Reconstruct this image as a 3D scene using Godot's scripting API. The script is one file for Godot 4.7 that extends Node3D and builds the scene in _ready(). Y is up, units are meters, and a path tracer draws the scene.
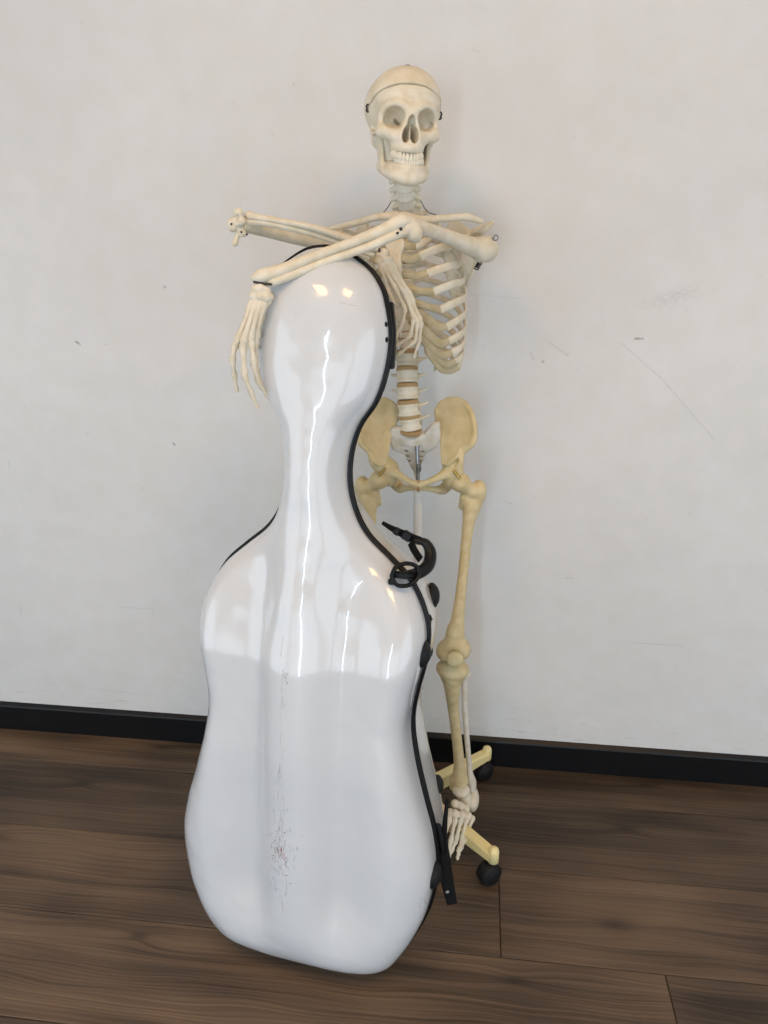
extends Node3D
# A white cello case with a teaching skeleton leaning its folded arms on it, in front of a plastered wall.

var M := {}
var rng := RandomNumberGenerator.new()

func _ready() -> void:
	rng.seed = 4711
	# ---- camera
	var cam := Camera3D.new()
	cam.name = "camera"
	cam.position = Vector3(0.0000, 1.3700, 1.7355)
	cam.rotation = Vector3(-0.35885, 0.11728, 0)
	cam.fov = 67.31
	cam.near = 0.05
	add_child(cam)
	cam.current = true
	# ---- sky and exposure
	var we := WorldEnvironment.new()
	we.name = "environment"
	var env := Environment.new()
	env.background_mode = Environment.BG_SKY
	var sky := Sky.new()
	var ps := ProceduralSkyMaterial.new()
	ps.sky_top_color = Color(0.52, 0.66, 0.86)
	ps.sky_horizon_color = Color(0.84, 0.88, 0.93)
	ps.ground_horizon_color = Color(0.6, 0.6, 0.58)
	ps.ground_bottom_color = Color(0.35, 0.34, 0.32)
	ps.sky_energy_multiplier = 1.2
	sky.sky_material = ps
	env.sky = sky
	env.tonemap_mode = Environment.TONE_MAPPER_LINEAR
	env.tonemap_exposure = 1.03
	env.sdfgi_enabled = true
	env.ssao_enabled = true
	env.ssil_enabled = true
	we.environment = env
	add_child(we)
	# ---- daylight through the windows of the room
	for w in WINDOWS:
		var al := AreaLight3D.new()
		al.name = "window_daylight"
		al.area_size = Vector2(w.w, w.h)
		al.light_color = Color(0.84, 0.925, 1.0)
		al.light_energy = w.e
		al.shadow_enabled = true
		al.area_range = 12.0
		add_child(al, true)
		al.position = w.p + w.n * 0.06
		al.look_at_from_position(al.position, al.position + w.n, Vector3.UP)
	make_materials()
	build_room()
	build_case()
	build_stand()
	build_skeleton()

const X0 := -2.4
const X1 := 2.2
const Z1 := 4.4
const H := 2.75
# windows: centre, inward normal, width, height, light energy
var WINDOWS := [
	{"p": Vector3(-1.47, 0.85, Z1), "n": Vector3(0, 0, -1), "w": 1.66, "h": 1.6, "e": 1.25, "side": "z", "blind": true},
	{"p": Vector3(-0.55, 1.10, Z1), "n": Vector3(0, 0, -1), "w": 0.15, "h": 2.1, "e": 2.6, "side": "z", "blind": false},
	{"p": Vector3(0.87, 0.85, Z1), "n": Vector3(0, 0, -1), "w": 2.5, "h": 1.6, "e": 2.3, "side": "z", "blind": true},
	{"p": Vector3(X0, 0.85, 2.3), "n": Vector3(1, 0, 0), "w": 2.8, "h": 1.6, "e": 2.3, "side": "x", "blind": true},
	{"p": Vector3(X1, 0.85, 2.3), "n": Vector3(-1, 0, 0), "w": 2.8, "h": 1.6, "e": 2.5, "side": "x", "blind": true},
]

# =====================================================================  helpers
func poly(a: Array) -> PackedVector2Array:
	var o := PackedVector2Array()
	for i in a.size() / 2: o.append(Vector2(a[i * 2], a[i * 2 + 1]))
	return o

func put(called: String, mesh: Mesh, mat: Material, parent: Node3D) -> MeshInstance3D:
	var o := MeshInstance3D.new()
	o.name = called
	o.mesh = mesh
	if mat: o.material_override = mat
	o.cast_shadow = GeometryInstance3D.SHADOW_CASTING_SETTING_ON
	parent.add_child(o, true)
	return o

func thing(called: String, label: String, category: String, at: Vector3) -> Node3D:
	var o := Node3D.new()
	o.name = called if not has_node(NodePath(called)) else called + "_001"
	add_child(o, true)
	o.position = at
	o.set_meta("label", label)
	o.set_meta("category", category)
	return o

func struct(o: Node3D, label: String, category: String) -> void:
	o.set_meta("kind", "structure")
	o.set_meta("label", label)
	o.set_meta("category", category)

func array_mesh(v: PackedVector3Array, n: PackedVector3Array, ix: PackedInt32Array, uv := PackedVector2Array()) -> ArrayMesh:
	var a := []
	a.resize(Mesh.ARRAY_MAX)
	a[Mesh.ARRAY_VERTEX] = v
	a[Mesh.ARRAY_NORMAL] = n
	a[Mesh.ARRAY_INDEX] = ix
	if uv.size(): a[Mesh.ARRAY_TEX_UV] = uv
	var m := ArrayMesh.new()
	m.add_surface_from_arrays(Mesh.PRIMITIVE_TRIANGLES, a)
	return m

# a box with chamfered edges, its own uv on the top and front
func box_mesh(s: Vector3, bev := 0.002) -> ArrayMesh:
	var st := SurfaceTool.new()
	st.begin(Mesh.PRIMITIVE_TRIANGLES)
	add_box(st, Vector3.ZERO, s, bev)
	return st.commit()

func add_box(st: SurfaceTool, c: Vector3, s: Vector3, bev: float, basis := Basis.IDENTITY) -> void:
	var h := s * 0.5
	bev = min(bev, min(h.x, min(h.y, h.z)) * 0.9)
	var ax := [Vector3.RIGHT, Vector3.UP, Vector3.BACK]
	var hs := [h.x, h.y, h.z]
	var corner := func(i: int, sg: Array) -> Vector3:
		var q := Vector3.ZERO
		for j in 3: q[j] = sg[j] * (hs[j] - (0.0 if j == i else bev))
		return q
	var quad := func(a: Vector3, b: Vector3, cc: Vector3, d: Vector3, out: Vector3) -> void:
		var n := (b - a).cross(cc - a)
		var o := [a, b, cc, d]
		if n.dot(out) > 0: o = [a, d, cc, b]
		st.set_smooth_group(-1)
		for t in [[0, 1, 2], [0, 2, 3]]:
			if (o[t[1]] - o[t[0]]).cross(o[t[2]] - o[t[0]]).length() < 1e-14: continue
			for j in t:
				st.set_normal((basis * out).normalized())
				st.set_uv(Vector2(o[j].x / s.x + 0.5, o[j].z / s.z + 0.5) if absf(out.y) > 0.5 else Vector2(o[j].x / s.x + 0.5, o[j].y / s.y + 0.5))
				st.add_vertex(c + basis * o[j])
	for i in 3:
		var j := (i + 1) % 3
		var k := (i + 2) % 3
		for sg in [-1.0, 1.0]:
			var q := []
			for pr in [[-1, -1], [1, -1], [1, 1], [-1, 1]]:
				var g := [0.0, 0.0, 0.0]
				g[i] = sg; g[j] = pr[0]; g[k] = pr[1]
				q.append(corner.call(i, g))
			quad.call(q[0], q[1], q[2], q[3], ax[i] * sg)
	if bev <= 0.0: return
	for i in 3:
		var j := (i + 1) % 3
		var k := (i + 2) % 3
		for a in [-1.0, 1.0]:
			for b in [-1.0, 1.0]:
				var g0 := [0.0, 0.0, 0.0]
				var g1 := [0.0, 0.0, 0.0]
				g0[i] = -1.0; g0[j] = a; g0[k] = b
				g1[i] = 1.0; g1[j] = a; g1[k] = b
				quad.call(corner.call(j, g0), corner.call(j, g1), corner.call(k, g1), corner.call(k, g0), (ax[j] * a + ax[k] * b).normalized())

func beam_mesh(a: Vector3, b: Vector3, w: float, h0: float, h1: float, bev := 0.003) -> ArrayMesh:
	# a bar from a to b (top edge points), width w, height h0 at a and h1 at b
	var d := b - a
	var side := Vector3(-d.z, 0, d.x).normalized() * w * 0.5
	var v := PackedVector3Array()
	var sec := func(p: Vector3, h: float) -> Array:
		var dn := Vector3.DOWN
		var s := side.normalized()
		var hw := w * 0.5
		return [p + s * (hw - bev), p + s * hw + dn * bev, p + s * hw + dn * (h - bev), p + s * (hw - bev) + dn * h, p - s * (hw - bev) + dn * h, p - s * hw + dn * (h - bev), p - s * hw + dn * bev, p - s * (hw - bev)]
	var st := SurfaceTool.new()
	st.begin(Mesh.PRIMITIVE_TRIANGLES)
	st.set_smooth_group(-1)
	var A: Array = sec.call(a, h0)
	var B: Array = sec.call(b, h1)
	for i in 8:
		var j := (i + 1) % 8
		for p in [A[i], A[j], B[j], A[i], B[j], B[i]]: st.add_vertex(p)
	for i in range(1, 7):
		for p in [A[0], A[i + 1], A[i]]: st.add_vertex(p)
		for p in [B[0], B[i], B[i + 1]]: st.add_vertex(p)
	st.generate_normals()
	return st.commit()

func spline(P: Array, m := 8) -> PackedVector3Array:
	var o := PackedVector3Array()
	var n := P.size()
	for i in n - 1:
		var p1: Vector3 = P[i]
		var p2: Vector3 = P[i + 1]
		var p0: Vector3 = P[i - 1] if i > 0 else 2.0 * p1 - p2
		var p3: Vector3 = P[i + 2] if i + 2 < n else 2.0 * p2 - p1
		for j in m:
			var t := float(j) / m
			o.append(0.5 * (2.0 * p1 + (p2 - p0) * t + (2.0 * p0 - 5.0 * p1 + 4.0 * p2 - p3) * t * t + (3.0 * p1 - p0 - 3.0 * p2 + p3) * t * t * t))
	o.append(P[n - 1])
	return o

# a swept ellipse: half sizes (across, along hint) at each point, rounded ends
func sweep(path: PackedVector3Array, hs: Array, hint := Vector3.UP, sides := 10, closed := false, pw := 1.0) -> ArrayMesh:
	var pts := []
	var rad := []
	var n := path.size()
	for i in n:
		var f := float(i) / (n - 1) * (hs.size() - 1)
		var k := int(min(floor(f), hs.size() - 2)) if hs.size() > 1 else 0
		var r: Vector2 = hs[0] if hs.size() == 1 else (hs[k] as Vector2).lerp(hs[k + 1], f - k)
		pts.append(path[i]); rad.append(r)
	if not closed:
		var e0: Vector3 = (pts[0] - pts[1]).normalized()
		var e1: Vector3 = (pts[n - 1] - pts[n - 2]).normalized()
		var r0: Vector2 = rad[0]
		var r1: Vector2 = rad[n - 1]
		var m0: float = min(r0.x, r0.y)
		var m1: float = min(r1.x, r1.y)
		pts.push_front(pts[0] + e0 * m0 * 0.5); rad.push_front(r0 - Vector2.ONE * m0 * 0.2)
		pts.push_front(pts[0] + e0 * m0 * 0.35); rad.push_front(r0 - Vector2.ONE * m0 * 0.62)
		pts.push_front(pts[0] + e0 * m0 * 0.08); rad.push_front(Vector2.ONE * 0.00001)
		pts.append(pts[-1] + e1 * m1 * 0.5); rad.append(r1 - Vector2.ONE * m1 * 0.2)
		pts.append(pts[-1] + e1 * m1 * 0.35); rad.append(r1 - Vector2.ONE * m1 * 0.62)
		pts.append(pts[-1] + e1 * m1 * 0.08); rad.append(Vector2.ONE * 0.00001)
	n = pts.size()
	var V := PackedVector3Array()
	var N := PackedVector3Array()
	var I := PackedInt32Array()
	for i in n:
		var a: Vector3 = pts[i - 1] if i > 0 else (pts[n - 2] if closed else pts[0])
		var b: Vector3 = pts[i + 1] if i < n - 1 else (pts[1] if closed else pts[n - 1])
		var t := (b - a).normalized()
		var s := t.cross(hint)
		if s.length() < 0.05: s = t.cross(Vector3(0.3, 0.1, 1))
		s = s.normalized()
		var u := s.cross(t).normalized()
		var r: Vector2 = rad[i]
		for j in sides:
			var an := TAU * j / sides
			var cx := signf(cos(an)) * pow(absf(cos(an)), pw)
			var cy := signf(sin(an)) * pow(absf(sin(an)), pw)
			V.append(pts[i] + s * cx * r.x + u * cy * r.y)
			var nn := s * cx / maxf(r.x, 1e-5) + u * cy / maxf(r.y, 1e-5)
			N.append(nn.normalized())
	if not closed:
		for j in sides:
			N[j] = (pts[0] - pts[4]).normalized(); N[(n - 1) * sides + j] = (pts[n - 1] - pts[n - 5]).normalized()
			N[sides + j] = (N[sides + j] + N[j] * 1.4).normalized()
			N[(n - 2) * sides + j] = (N[(n - 2) * sides + j] + N[(n - 1) * sides + j] * 1.4).normalized()
	for i in n - 1:
		for j in sides:
			var j2 := (j + 1) % sides
			var a := i * sides + j
			var b := i * sides + j2
			var c := (i + 1) * sides + j2
			var d := (i + 1) * sides + j
			I.append_array(PackedInt32Array([a, b, c, a, c, d]))
	return array_mesh(V, N, I)

# a small bone: flared base, narrow shaft, rounded head
func small_bone(a: Vector3, b: Vector3, r: float, bow := Vector3.ZERO, flat := 1.0) -> ArrayMesh:
	var p := PackedVector3Array()
	var R := []
	var prof := [[0.0, 0.98], [0.07, 1.08], [0.16, 0.94], [0.3, 0.68], [0.5, 0.6], [0.7, 0.66], [0.84, 0.88], [0.93, 0.98], [1.0, 0.8]]
	for q in prof:
		p.append(a.lerp(b, q[0]) + bow * 4.0 * q[0] * (1.0 - q[0]))
		R.append(Vector2(r * q[1], r * q[1] * flat))
	return sweep(p, R, Vector3(0.2, 0.1, 1), 8)

func lathe(profile: Array, sides := 20) -> ArrayMesh:   # profile of (radius, height), about y
	var st := SurfaceTool.new()
	st.begin(Mesh.PRIMITIVE_TRIANGLES)
	st.set_smooth_group(0)
	for i in profile.size() - 1:
		var p: Vector2 = profile[i]
		var q: Vector2 = profile[i + 1]
		for j in sides:
			var a := TAU * j / sides
			var b := TAU * (j + 1) / sides
			var A := Vector3(cos(a) * p.x, p.y, sin(a) * p.x)
			var B := Vector3(cos(b) * p.x, p.y, sin(b) * p.x)
			var C := Vector3(cos(b) * q.x, q.y, sin(b) * q.x)
			var D := Vector3(cos(a) * q.x, q.y, sin(a) * q.x)
			if p.x > 1e-6:
				for x in [A, B, C]: st.add_vertex(x)
			if q.x > 1e-6:
				for x in [A, C, D]: st.add_vertex(x)
	st.generate_normals()
	return st.commit()

# =====================================================================  smooth-joined solids, meshed as surface nets
class Prim:
	var t := 0
	var op := 0
	var k := 0.004
	var a: Vector3
	var ab: Vector3
	var il := 0.0
	var ra := 0.0
	var rb := 0.0
	var c: Vector3
	var r: Vector3
	var inv := Basis.IDENTITY
	var pg: PackedVector2Array
	var pts: PackedVector3Array
	var rad: PackedFloat32Array
	var bend := Vector3.ZERO
	var bc: Vector3
	var br := 0.0

	func d(p: Vector3) -> float:
		if t == 0:
			var q := p - a
			var h := clampf(q.dot(ab) * il, 0.0, 1.0)
			return (q - ab * h).length() - (ra + rb * h)
		if t == 6:
			var best := 1e9
			for i in pts.size() - 1:
				var q := p - pts[i]
				var e := pts[i + 1] - pts[i]
				var h := clampf(q.dot(e) / e.length_squared(), 0.0, 1.0)
				best = minf(best, (q - e * h).length() - lerpf(rad[i], rad[i + 1], h))
			return best
		var q := inv * (p - c)
		if t == 1:
			var k0 := (q / r).length()
			var k1 := (q / (r * r)).length()
			return k0 * (k0 - 1.0) / k1 if k1 > 1e-9 else -r.x
		if t == 2:
			var m: float = min(r.x, r.z)
			var d2 := (Vector2(q.x / r.x, q.z / r.z).length() - 1.0) * m + ra
			var dy := absf(q.y) - r.y + ra
			return minf(maxf(d2, dy), 0.0) + Vector2(maxf(d2, 0.0), maxf(dy, 0.0)).length() - ra
		if t == 3:
			var e := q.abs() - r + Vector3.ONE * ra
			return Vector3(maxf(e.x, 0), maxf(e.y, 0), maxf(e.z, 0)).length() + minf(maxf(e.x, maxf(e.y, e.z)), 0.0) - ra
		if t == 5:
			return q.z
		# a bent plate with a polygon outline
		var w := absf(q.z - (bend.x * q.x * q.x + bend.y * q.y * q.y + bend.z * q.x)) - r.x
		var n := pg.size()
		var pt := Vector2(q.x, q.y)
		var dd := pt.distance_squared_to(pg[0])
		var s := 1.0
		var j := n - 1
		for i in n:
			var vi := pg[i]
			var e := pg[j] - vi
			var ww := pt - vi
			var b := ww - e * clampf(ww.dot(e) / e.length_squared(), 0.0, 1.0)
			dd = minf(dd, b.length_squared())
			var c1 := pt.y >= vi.y
			var c2 := pt.y < pg[j].y
			var c3 := e.x * ww.y > e.y * ww.x
			if (c1 and c2 and c3) or (not c1 and not c2 and not c3): s = -s
			j = i
		var d2 := s * sqrt(dd) + ra
		return minf(maxf(d2, w), 0.0) + Vector2(maxf(d2, 0.0), maxf(w, 0.0)).length() - ra

func ev(p: Vector3, L: Array) -> float:
	var d := 1000.0
	for q: Prim in L:
		var e := q.d(p)
		if q.op == 0:
			var h := maxf(q.k - absf(d - e), 0.0)
			d = minf(d, e) - h * h / q.k * 0.25
		else:
			if q.op == 1: e = -e
			var h := maxf(q.k - absf(d - e), 0.0)
			d = maxf(d, e) + h * h / q.k * 0.25
	return d

func cap(F: Array, a: Vector3, b: Vector3, ra: float, rb: float, k := 0.006, op := 0) -> void:
	var q := Prim.new()
	q.a = a; q.ab = b - a; q.il = 1.0 / maxf(q.ab.length_squared(), 1e-12); q.ra = ra; q.rb = rb - ra; q.k = k; q.op = op
	q.bc = (a + b) * 0.5; q.br = (b - a).length() * 0.5 + maxf(ra, rb)
	F.append(q)

func chain(F: Array, P: Array, R: Array, k := 0.006, op := 0) -> void:
	var W := []
	for r in R: W.append(Vector3(r, 0, 0))
	var q := Prim.new()
	q.t = 6; q.k = k; q.op = op
	q.pts = spline(P, 3)
	for w in spline(W, 3): q.rad.append(maxf(w.x, 0.0005))
	var lo := q.pts[0]
	var hi := q.pts[0]
	for p in q.pts:
		lo = lo.min(p); hi = hi.max(p)
	q.bc = (lo + hi) * 0.5
	for i in q.pts.size(): q.br = maxf(q.br, (q.pts[i] - q.bc).length() + q.rad[i])
	F.append(q)

func shape(F: Array, t: int, c: Vector3, r: Vector3, k := 0.006, op := 0, basis := Basis.IDENTITY, rnd := 0.0) -> void:
	var q := Prim.new()
	q.t = t; q.c = c; q.r = r; q.k = k; q.op = op; q.inv = basis.orthonormalized().transposed(); q.ra = rnd
	q.bc = c; q.br = r.length() if t > 1 else maxf(r.x, maxf(r.y, r.z))
	F.append(q)

func ell(F: Array, c: Vector3, r: Vector3, k := 0.006, op := 0, basis := Basis.IDENTITY) -> void:
	shape(F, 1, c, r, k, op, basis)

func half_space(F: Array, c: Vector3, out: Vector3, k: float) -> void:   # keeps what lies against the direction out
	var z := out.normalized()
	var x := z.cross(Vector3(0, 1, 0.37)).normalized()
	shape(F, 5, c, Vector3.ONE * 1e6, k, 2, Basis(x, z.cross(x), z))

func plate(F: Array, c: Vector3, X: Vector3, Y: Vector3, pg: PackedVector2Array, th: float, rnd: float, bend := Vector3.ZERO, k := 0.006, op := 0) -> void:
	var q := Prim.new()
	q.t = 4; q.c = c; q.inv = Basis(X, Y, X.cross(Y)).transposed(); q.pg = pg; q.r = Vector3(th - rnd, 0, 0); q.ra = rnd; q.bend = bend; q.k = k; q.op = op
	q.bc = c
	for v in pg: q.br = maxf(q.br, v.length() * 1.25 + th)
	F.append(q)

func solid(F: Array, cell: float, scl := 1.0) -> ArrayMesh:
	var lo := Vector3.ONE * 1e9
	var hi := -lo
	for q: Prim in F:
		if q.op == 0:
			lo = lo.min(q.bc - Vector3.ONE * q.br); hi = hi.max(q.bc + Vector3.ONE * q.br)
	lo -= Vector3.ONE * cell * 2.0
	var B := 4
	var nb := Vector3i(((hi - lo + Vector3.ONE * cell * 2.0) / (cell * B)).ceil())
	var nx := nb.x * B + 1
	var ny := nb.y * B + 1
	var nz := nb.z * B + 1
	var val := PackedFloat32Array()
	val.resize(nx * ny * nz)
	val.fill(1e6)
	var R := cell * B * 0.87
	var act := []
	for bz in nb.z:
		for by in nb.y:
			for bx in nb.x:
				var pc := lo + (Vector3(bx, by, bz) + Vector3.ONE * 0.5) * cell * B
				var L := []
				var any := false
				for q: Prim in F:
					if q.op == 2 or (pc - q.bc).length() - q.br < R * 1.4 + q.k:
						L.append(q)
						if q.op == 0: any = true
				if not any: continue
				if absf(ev(pc, L)) > R * 1.3: continue
				act.append(Vector3i(bx, by, bz))
				for k in B + 1:
					for j in B + 1:
						var base := ((bz * B + k) * ny + by * B + j) * nx + bx * B
						for i in B + 1:
							if val[base + i] > 1e5:
								val[base + i] = ev(lo + Vector3(bx * B + i, by * B + j, bz * B + k) * cell, L)
	var idx := PackedInt32Array()
	idx.resize(val.size())
	idx.fill(-1)
	var V := PackedVector3Array()
	var N := PackedVector3Array()
	var cells := PackedInt32Array()
	var sy := nx
	var sz := nx * ny
	var off := PackedInt32Array([0, 1, sy, sy + 1, sz, sz + 1, sz + sy, sz + sy + 1])
	var edges := PackedInt32Array([0, 1, 2, 3, 4, 5, 6, 7, 0, 2, 1, 3, 4, 6, 5, 7, 0, 4, 1, 5, 2, 6, 3, 7])
	var cp: Array[Vector3] = [Vector3(0, 0, 0), Vector3(1, 0, 0), Vector3(0, 1, 0), Vector3(1, 1, 0), Vector3(0, 0, 1), Vector3(1, 0, 1), Vector3(0, 1, 1), Vector3(1, 1, 1)]
	var g := PackedFloat32Array()
	g.resize(8)
	for b: Vector3i in act:
		for k in range(b.z * B, b.z * B + B):
			for j in range(b.y * B, b.y * B + B):
				for i in range(b.x * B, b.x * B + B):
					var o := (k * ny + j) * nx + i
					var neg := 0
					for c in 8:
						g[c] = val[o + off[c]]
						if g[c] < 0.0: neg += 1
					if neg == 0 or neg == 8: continue
					var s := Vector3.ZERO
					var m := 0
					for e in 12:
						var c0 := edges[e * 2]
						var c1 := edges[e * 2 + 1]
						var a := g[c0]
						var bb := g[c1]
						if (a < 0.0) != (bb < 0.0):
							s += cp[c0].lerp(cp[c1], a / (a - bb))
							m += 1
					idx[o] = V.size()
					cells.append(o)
					V.append((lo + (Vector3(i, j, k) + s / m) * cell) * scl)
					N.append(Vector3(g[1] + g[3] + g[5] + g[7] - g[0] - g[2] - g[4] - g[6], g[2] + g[3] + g[6] + g[7] - g[0] - g[1] - g[4] - g[5], g[4] + g[5] + g[6] + g[7] - g[0] - g[1] - g[2] - g[3]).normalized())
	var I := PackedInt32Array()
	var ring := [[1, sy, sz], [sy, sz, 1], [sz, 1, sy]]
	for o in cells:
		var d0 := val[o] < 0.0
		for r in ring:
			if (val[o + r[0]] < 0.0) == d0: continue
			var ia: int = o - r[1] - r[2]
			if ia < 0: continue
			var a := idx[ia]
			var bq := idx[o - r[2]]
			var c := idx[o]
			var d := idx[o - r[1]]
			if a < 0 or bq < 0 or c < 0 or d < 0: continue
			if d0: I.append_array(PackedInt32Array([a, c, bq, a, d, c]))
			else: I.append_array(PackedInt32Array([a, bq, c, a, c, d]))
	return array_mesh(V, N, I)

# =====================================================================  materials
func mat(c: Color, rough: float, spec := 0.5, metal := 0.0) -> StandardMaterial3D:
	var m := StandardMaterial3D.new()
	m.albedo_color = c
	m.roughness = rough
	m.metallic_specular = spec
	m.metallic = metal
	return m

func noise(sd: int, fr: float, oct := 4) -> FastNoiseLite:
	var n := FastNoiseLite.new()
	n.seed = sd
	n.noise_type = FastNoiseLite.TYPE_SIMPLEX_SMOOTH
	n.frequency = fr
	n.fractal_octaves = oct
	return n

# tones of a plain stained material: a grey-scale multiply texture
func mottle(sd: int, fr: float, dark: Color, light: Color) -> ImageTexture:
	var im := noise(sd, fr, 5).get_seamless_image(256, 256)
	var out := Image.create(256, 256, false, Image.FORMAT_RGB8)
	var data := im.get_data()
	for y in 256:
		for x in 256:
			out.set_pixel(x, y, dark.lerp(light, smoothstep(0.15, 0.75, data[y * 256 + x] / 255.0)))
	return ImageTexture.create_from_image(out)

func bone_mat(c: Color, sd: int, rough := 0.5) -> StandardMaterial3D:
	var m := mat(c, rough, 0.45)
	m.albedo_texture = mottle(sd, 0.02, Color(0.93, 0.91, 0.86), Color(1, 1, 1))
	m.uv1_triplanar = true
	m.uv1_scale = Vector3.ONE * 6.0
	return m

func make_materials() -> void:
	M.bone = bone_mat(Color(0.885, 0.85, 0.775), 3)
	M.bone_cap = bone_mat(Color(0.89, 0.845, 0.755), 13)
	M.bone_yellow = bone_mat(Color(0.83, 0.765, 0.60), 5)
	M.bone_pale = bone_mat(Color(0.86, 0.83, 0.785), 7)
	M.cartilage = bone_mat(Color(0.735, 0.68, 0.55), 9, 0.55)
	M.disc = bone_mat(Color(0.68, 0.56, 0.39), 11, 0.6)
	M.tooth = mat(Color(0.88, 0.85, 0.775), 0.35)
	M.steel = mat(Color(0.55, 0.55, 0.55), 0.3, 0.5, 1.0)
	M.brass = mat(Color(0.72, 0.6, 0.35), 0.3, 0.5, 1.0)
	M.dark_wire = mat(Color(0.16, 0.14, 0.13), 0.45)
	M.pole = mat(Color(0.84, 0.83, 0.80), 0.4)
	M.stand = mat(Color(0.93, 0.86, 0.62), 0.45)
	M.rubber = mat(Color(0.075, 0.075, 0.08), 0.6, 0.4)
	M.black = mat(Color(0.03, 0.03, 0.033), 0.38, 0.35)
	M.webbing = mat(Color(0.05, 0.05, 0.055), 0.75, 0.3)
	M.leather = mat(Color(0.035, 0.032, 0.034), 0.4, 0.4)
	M.board = mat(Color(0.055, 0.06, 0.07), 0.4, 0.4)
	M.plain_wall = mat(Color(0.86, 0.85, 0.83), 0.9, 0.3)
	M.ceiling = mat(Color(0.88, 0.87, 0.85), 0.95, 0.2)
	M.frame = mat(Color(0.85, 0.85, 0.84), 0.4)
	M.glass = mat(Color(1, 1, 1, 0.06), 0.02)
	M.glass.transparency = BaseMaterial3D.TRANSPARENCY_ALPHA
	M.blind = mat(Color(0.9, 0.9, 0.88), 0.9)
	M.blind.backlight_enabled = true
	M.blind.backlight = Color(0.7, 0.7, 0.68)
	M.lamp = mat(Color(0.95, 0.93, 0.9), 0.5)
	M.lamp.emission_enabled = true
	M.lamp.emission = Color(1.0, 0.86, 0.68)
	M.lamp.emission_energy_multiplier = 1.5
	M.shell = mat(Color(0.80, 0.795, 0.78), 0.22, 0.5)
	M.shell.clearcoat_enabled = true
	M.shell.clearcoat = 1.0
	M.shell.clearcoat_roughness = 0.055
	M.lid = M.shell.duplicate()
	M.lid.albedo_color = Color.WHITE
	M.lid.albedo_texture = lid_print()
	M.wall = mat(Color.WHITE, 0.85, 0.35)
	wall_textures()
	M.wood = []
	for i in 6: M.wood.append(wood(i))
	M.subfloor = mat(Color(0.07, 0.05, 0.04), 0.9)

func lid_print() -> ImageTexture:
	# white lacquer with the scuffs, ink and grime the case has collected: u across -0.28..0.28 m, v up the case
	var W := 768
	var Hh := 1536
	var im := Image.create(W, Hh, false, Image.FORMAT_RGB8)
	im.fill(Color(0.815, 0.82, 0.828))
	var r := RandomNumberGenerator.new()
	r.seed = 77
	var at := func(u: float, v: float) -> Vector2: return Vector2((u / 0.56 + 0.5) * W, (1.0 - v / 1.36) * Hh)
	var stroke := func(p: Vector2, q: Vector2, c: Color, al: float, wd: int) -> void:
		var n := int(maxf(2.0, p.distance_to(q)))
		for i in n + 1:
			var s := p.lerp(q, float(i) / n) + Vector2(r.randf_range(-0.4, 0.4), r.randf_range(-0.4, 0.4))
			for dx in wd:
				var x := int(s.x) + dx
				var y := int(s.y)
				if x >= 0 and y >= 0 and x < W and y < Hh:
					im.set_pixel(x, y, im.get_pixel(x, y).lerp(c, al * r.randf_range(0.5, 1.0)))
	# fine scuffs along the ridge, thickest low down
	for i in 130:
		var v := r.randf_range(0.16, 0.72)
		var dense := 1.0 if v < 0.42 else 0.5
		if r.randf() > dense: continue
		var u := -0.012 + r.randfn(0.0, 0.010 if v < 0.4 else 0.007)
		var p: Vector2 = at.call(u, v)
		stroke.call(p, p + Vector2(r.randfn(0, 2), r.randfn(0, 16)), Color(0.38, 0.36, 0.34), r.randf_range(0.1, 0.38), r.randi_range(1, 2))
	for i in 110:
		var p: Vector2 = at.call(-0.014 + r.randfn(0, 0.014), 0.29 + r.randfn(0, 0.03))
		stroke.call(p, p + Vector2(r.randfn(0, 4), r.randfn(0, 7)), Color(0.30, 0.28, 0.28), r.randf_range(0.15, 0.5), r.randi_range(1, 3))
	for i in 9:
		var p: Vector2 = at.call(-0.008 + r.randfn(0, 0.004), 0.285 + r.randfn(0, 0.007))
		stroke.call(p, p + Vector2(r.randfn(0, 3), r.randfn(0, 5)), Color(0.62, 0.1, 0.14), 0.65, 2)
	for i in 22:
		var p: Vector2 = at.call(-0.028 + r.randfn(0, 0.006), 0.235 + r.randfn(0, 0.022))
		stroke.call(p, p + Vector2(r.randfn(0, 2), r.randfn(0, 6)), Color(0.35, 0.45, 0.62), r.randf_range(0.2, 0.5), 2)
	# a small stamped square of dots
	for i in 16:
		var p: Vector2 = at.call(-0.012 + r.randf_range(0, 0.012), 0.62 + r.randf_range(0, 0.018))
		stroke.call(p, p + Vector2(2, 1), Color(0.25, 0.24, 0.24), 0.5, 2)
	# long scratches
	for s in [[-0.012, 0.62, -0.014, 0.33, 0.2], [-0.007, 0.5, -0.009, 0.42, 0.35], [-0.012, 0.2, -0.008, 0.15, 0.25], [0.05, 1.24, 0.075, 1.235, 0.4], [-0.02, 1.22, -0.015, 1.218, 0.3]]:
		stroke.call(at.call(s[0], s[1]), at.call(s[2], s[3]), Color(0.45, 0.42, 0.4), s[4], 1)
	# rubbed grime at the lower right edge
	for i in 260:
		var tt := r.randf()
		var v := lerpf(0.22, 0.015, tt)
		var u := lerpf(0.243, 0.19, pow(tt, 1.6)) + r.randfn(0, 0.005)
		var p: Vector2 = at.call(u, v)
		stroke.call(p, p + Vector2(r.randfn(0, 3), r.randfn(0, 5)), Color(0.45, 0.43, 0.41), r.randf_range(0.05, 0.25), r.randi_range(1, 2))
	for i in 60:
		var p: Vector2 = at.call(r.randf_range(-0.2, 0.2), r.randf_range(0.02, 1.3))
		stroke.call(p, p + Vector2(1, r.randf_range(0, 3)), Color(0.5, 0.48, 0.46), r.randf_range(0.1, 0.35), 1)
	return ImageTexture.create_from_image(im)

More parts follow.
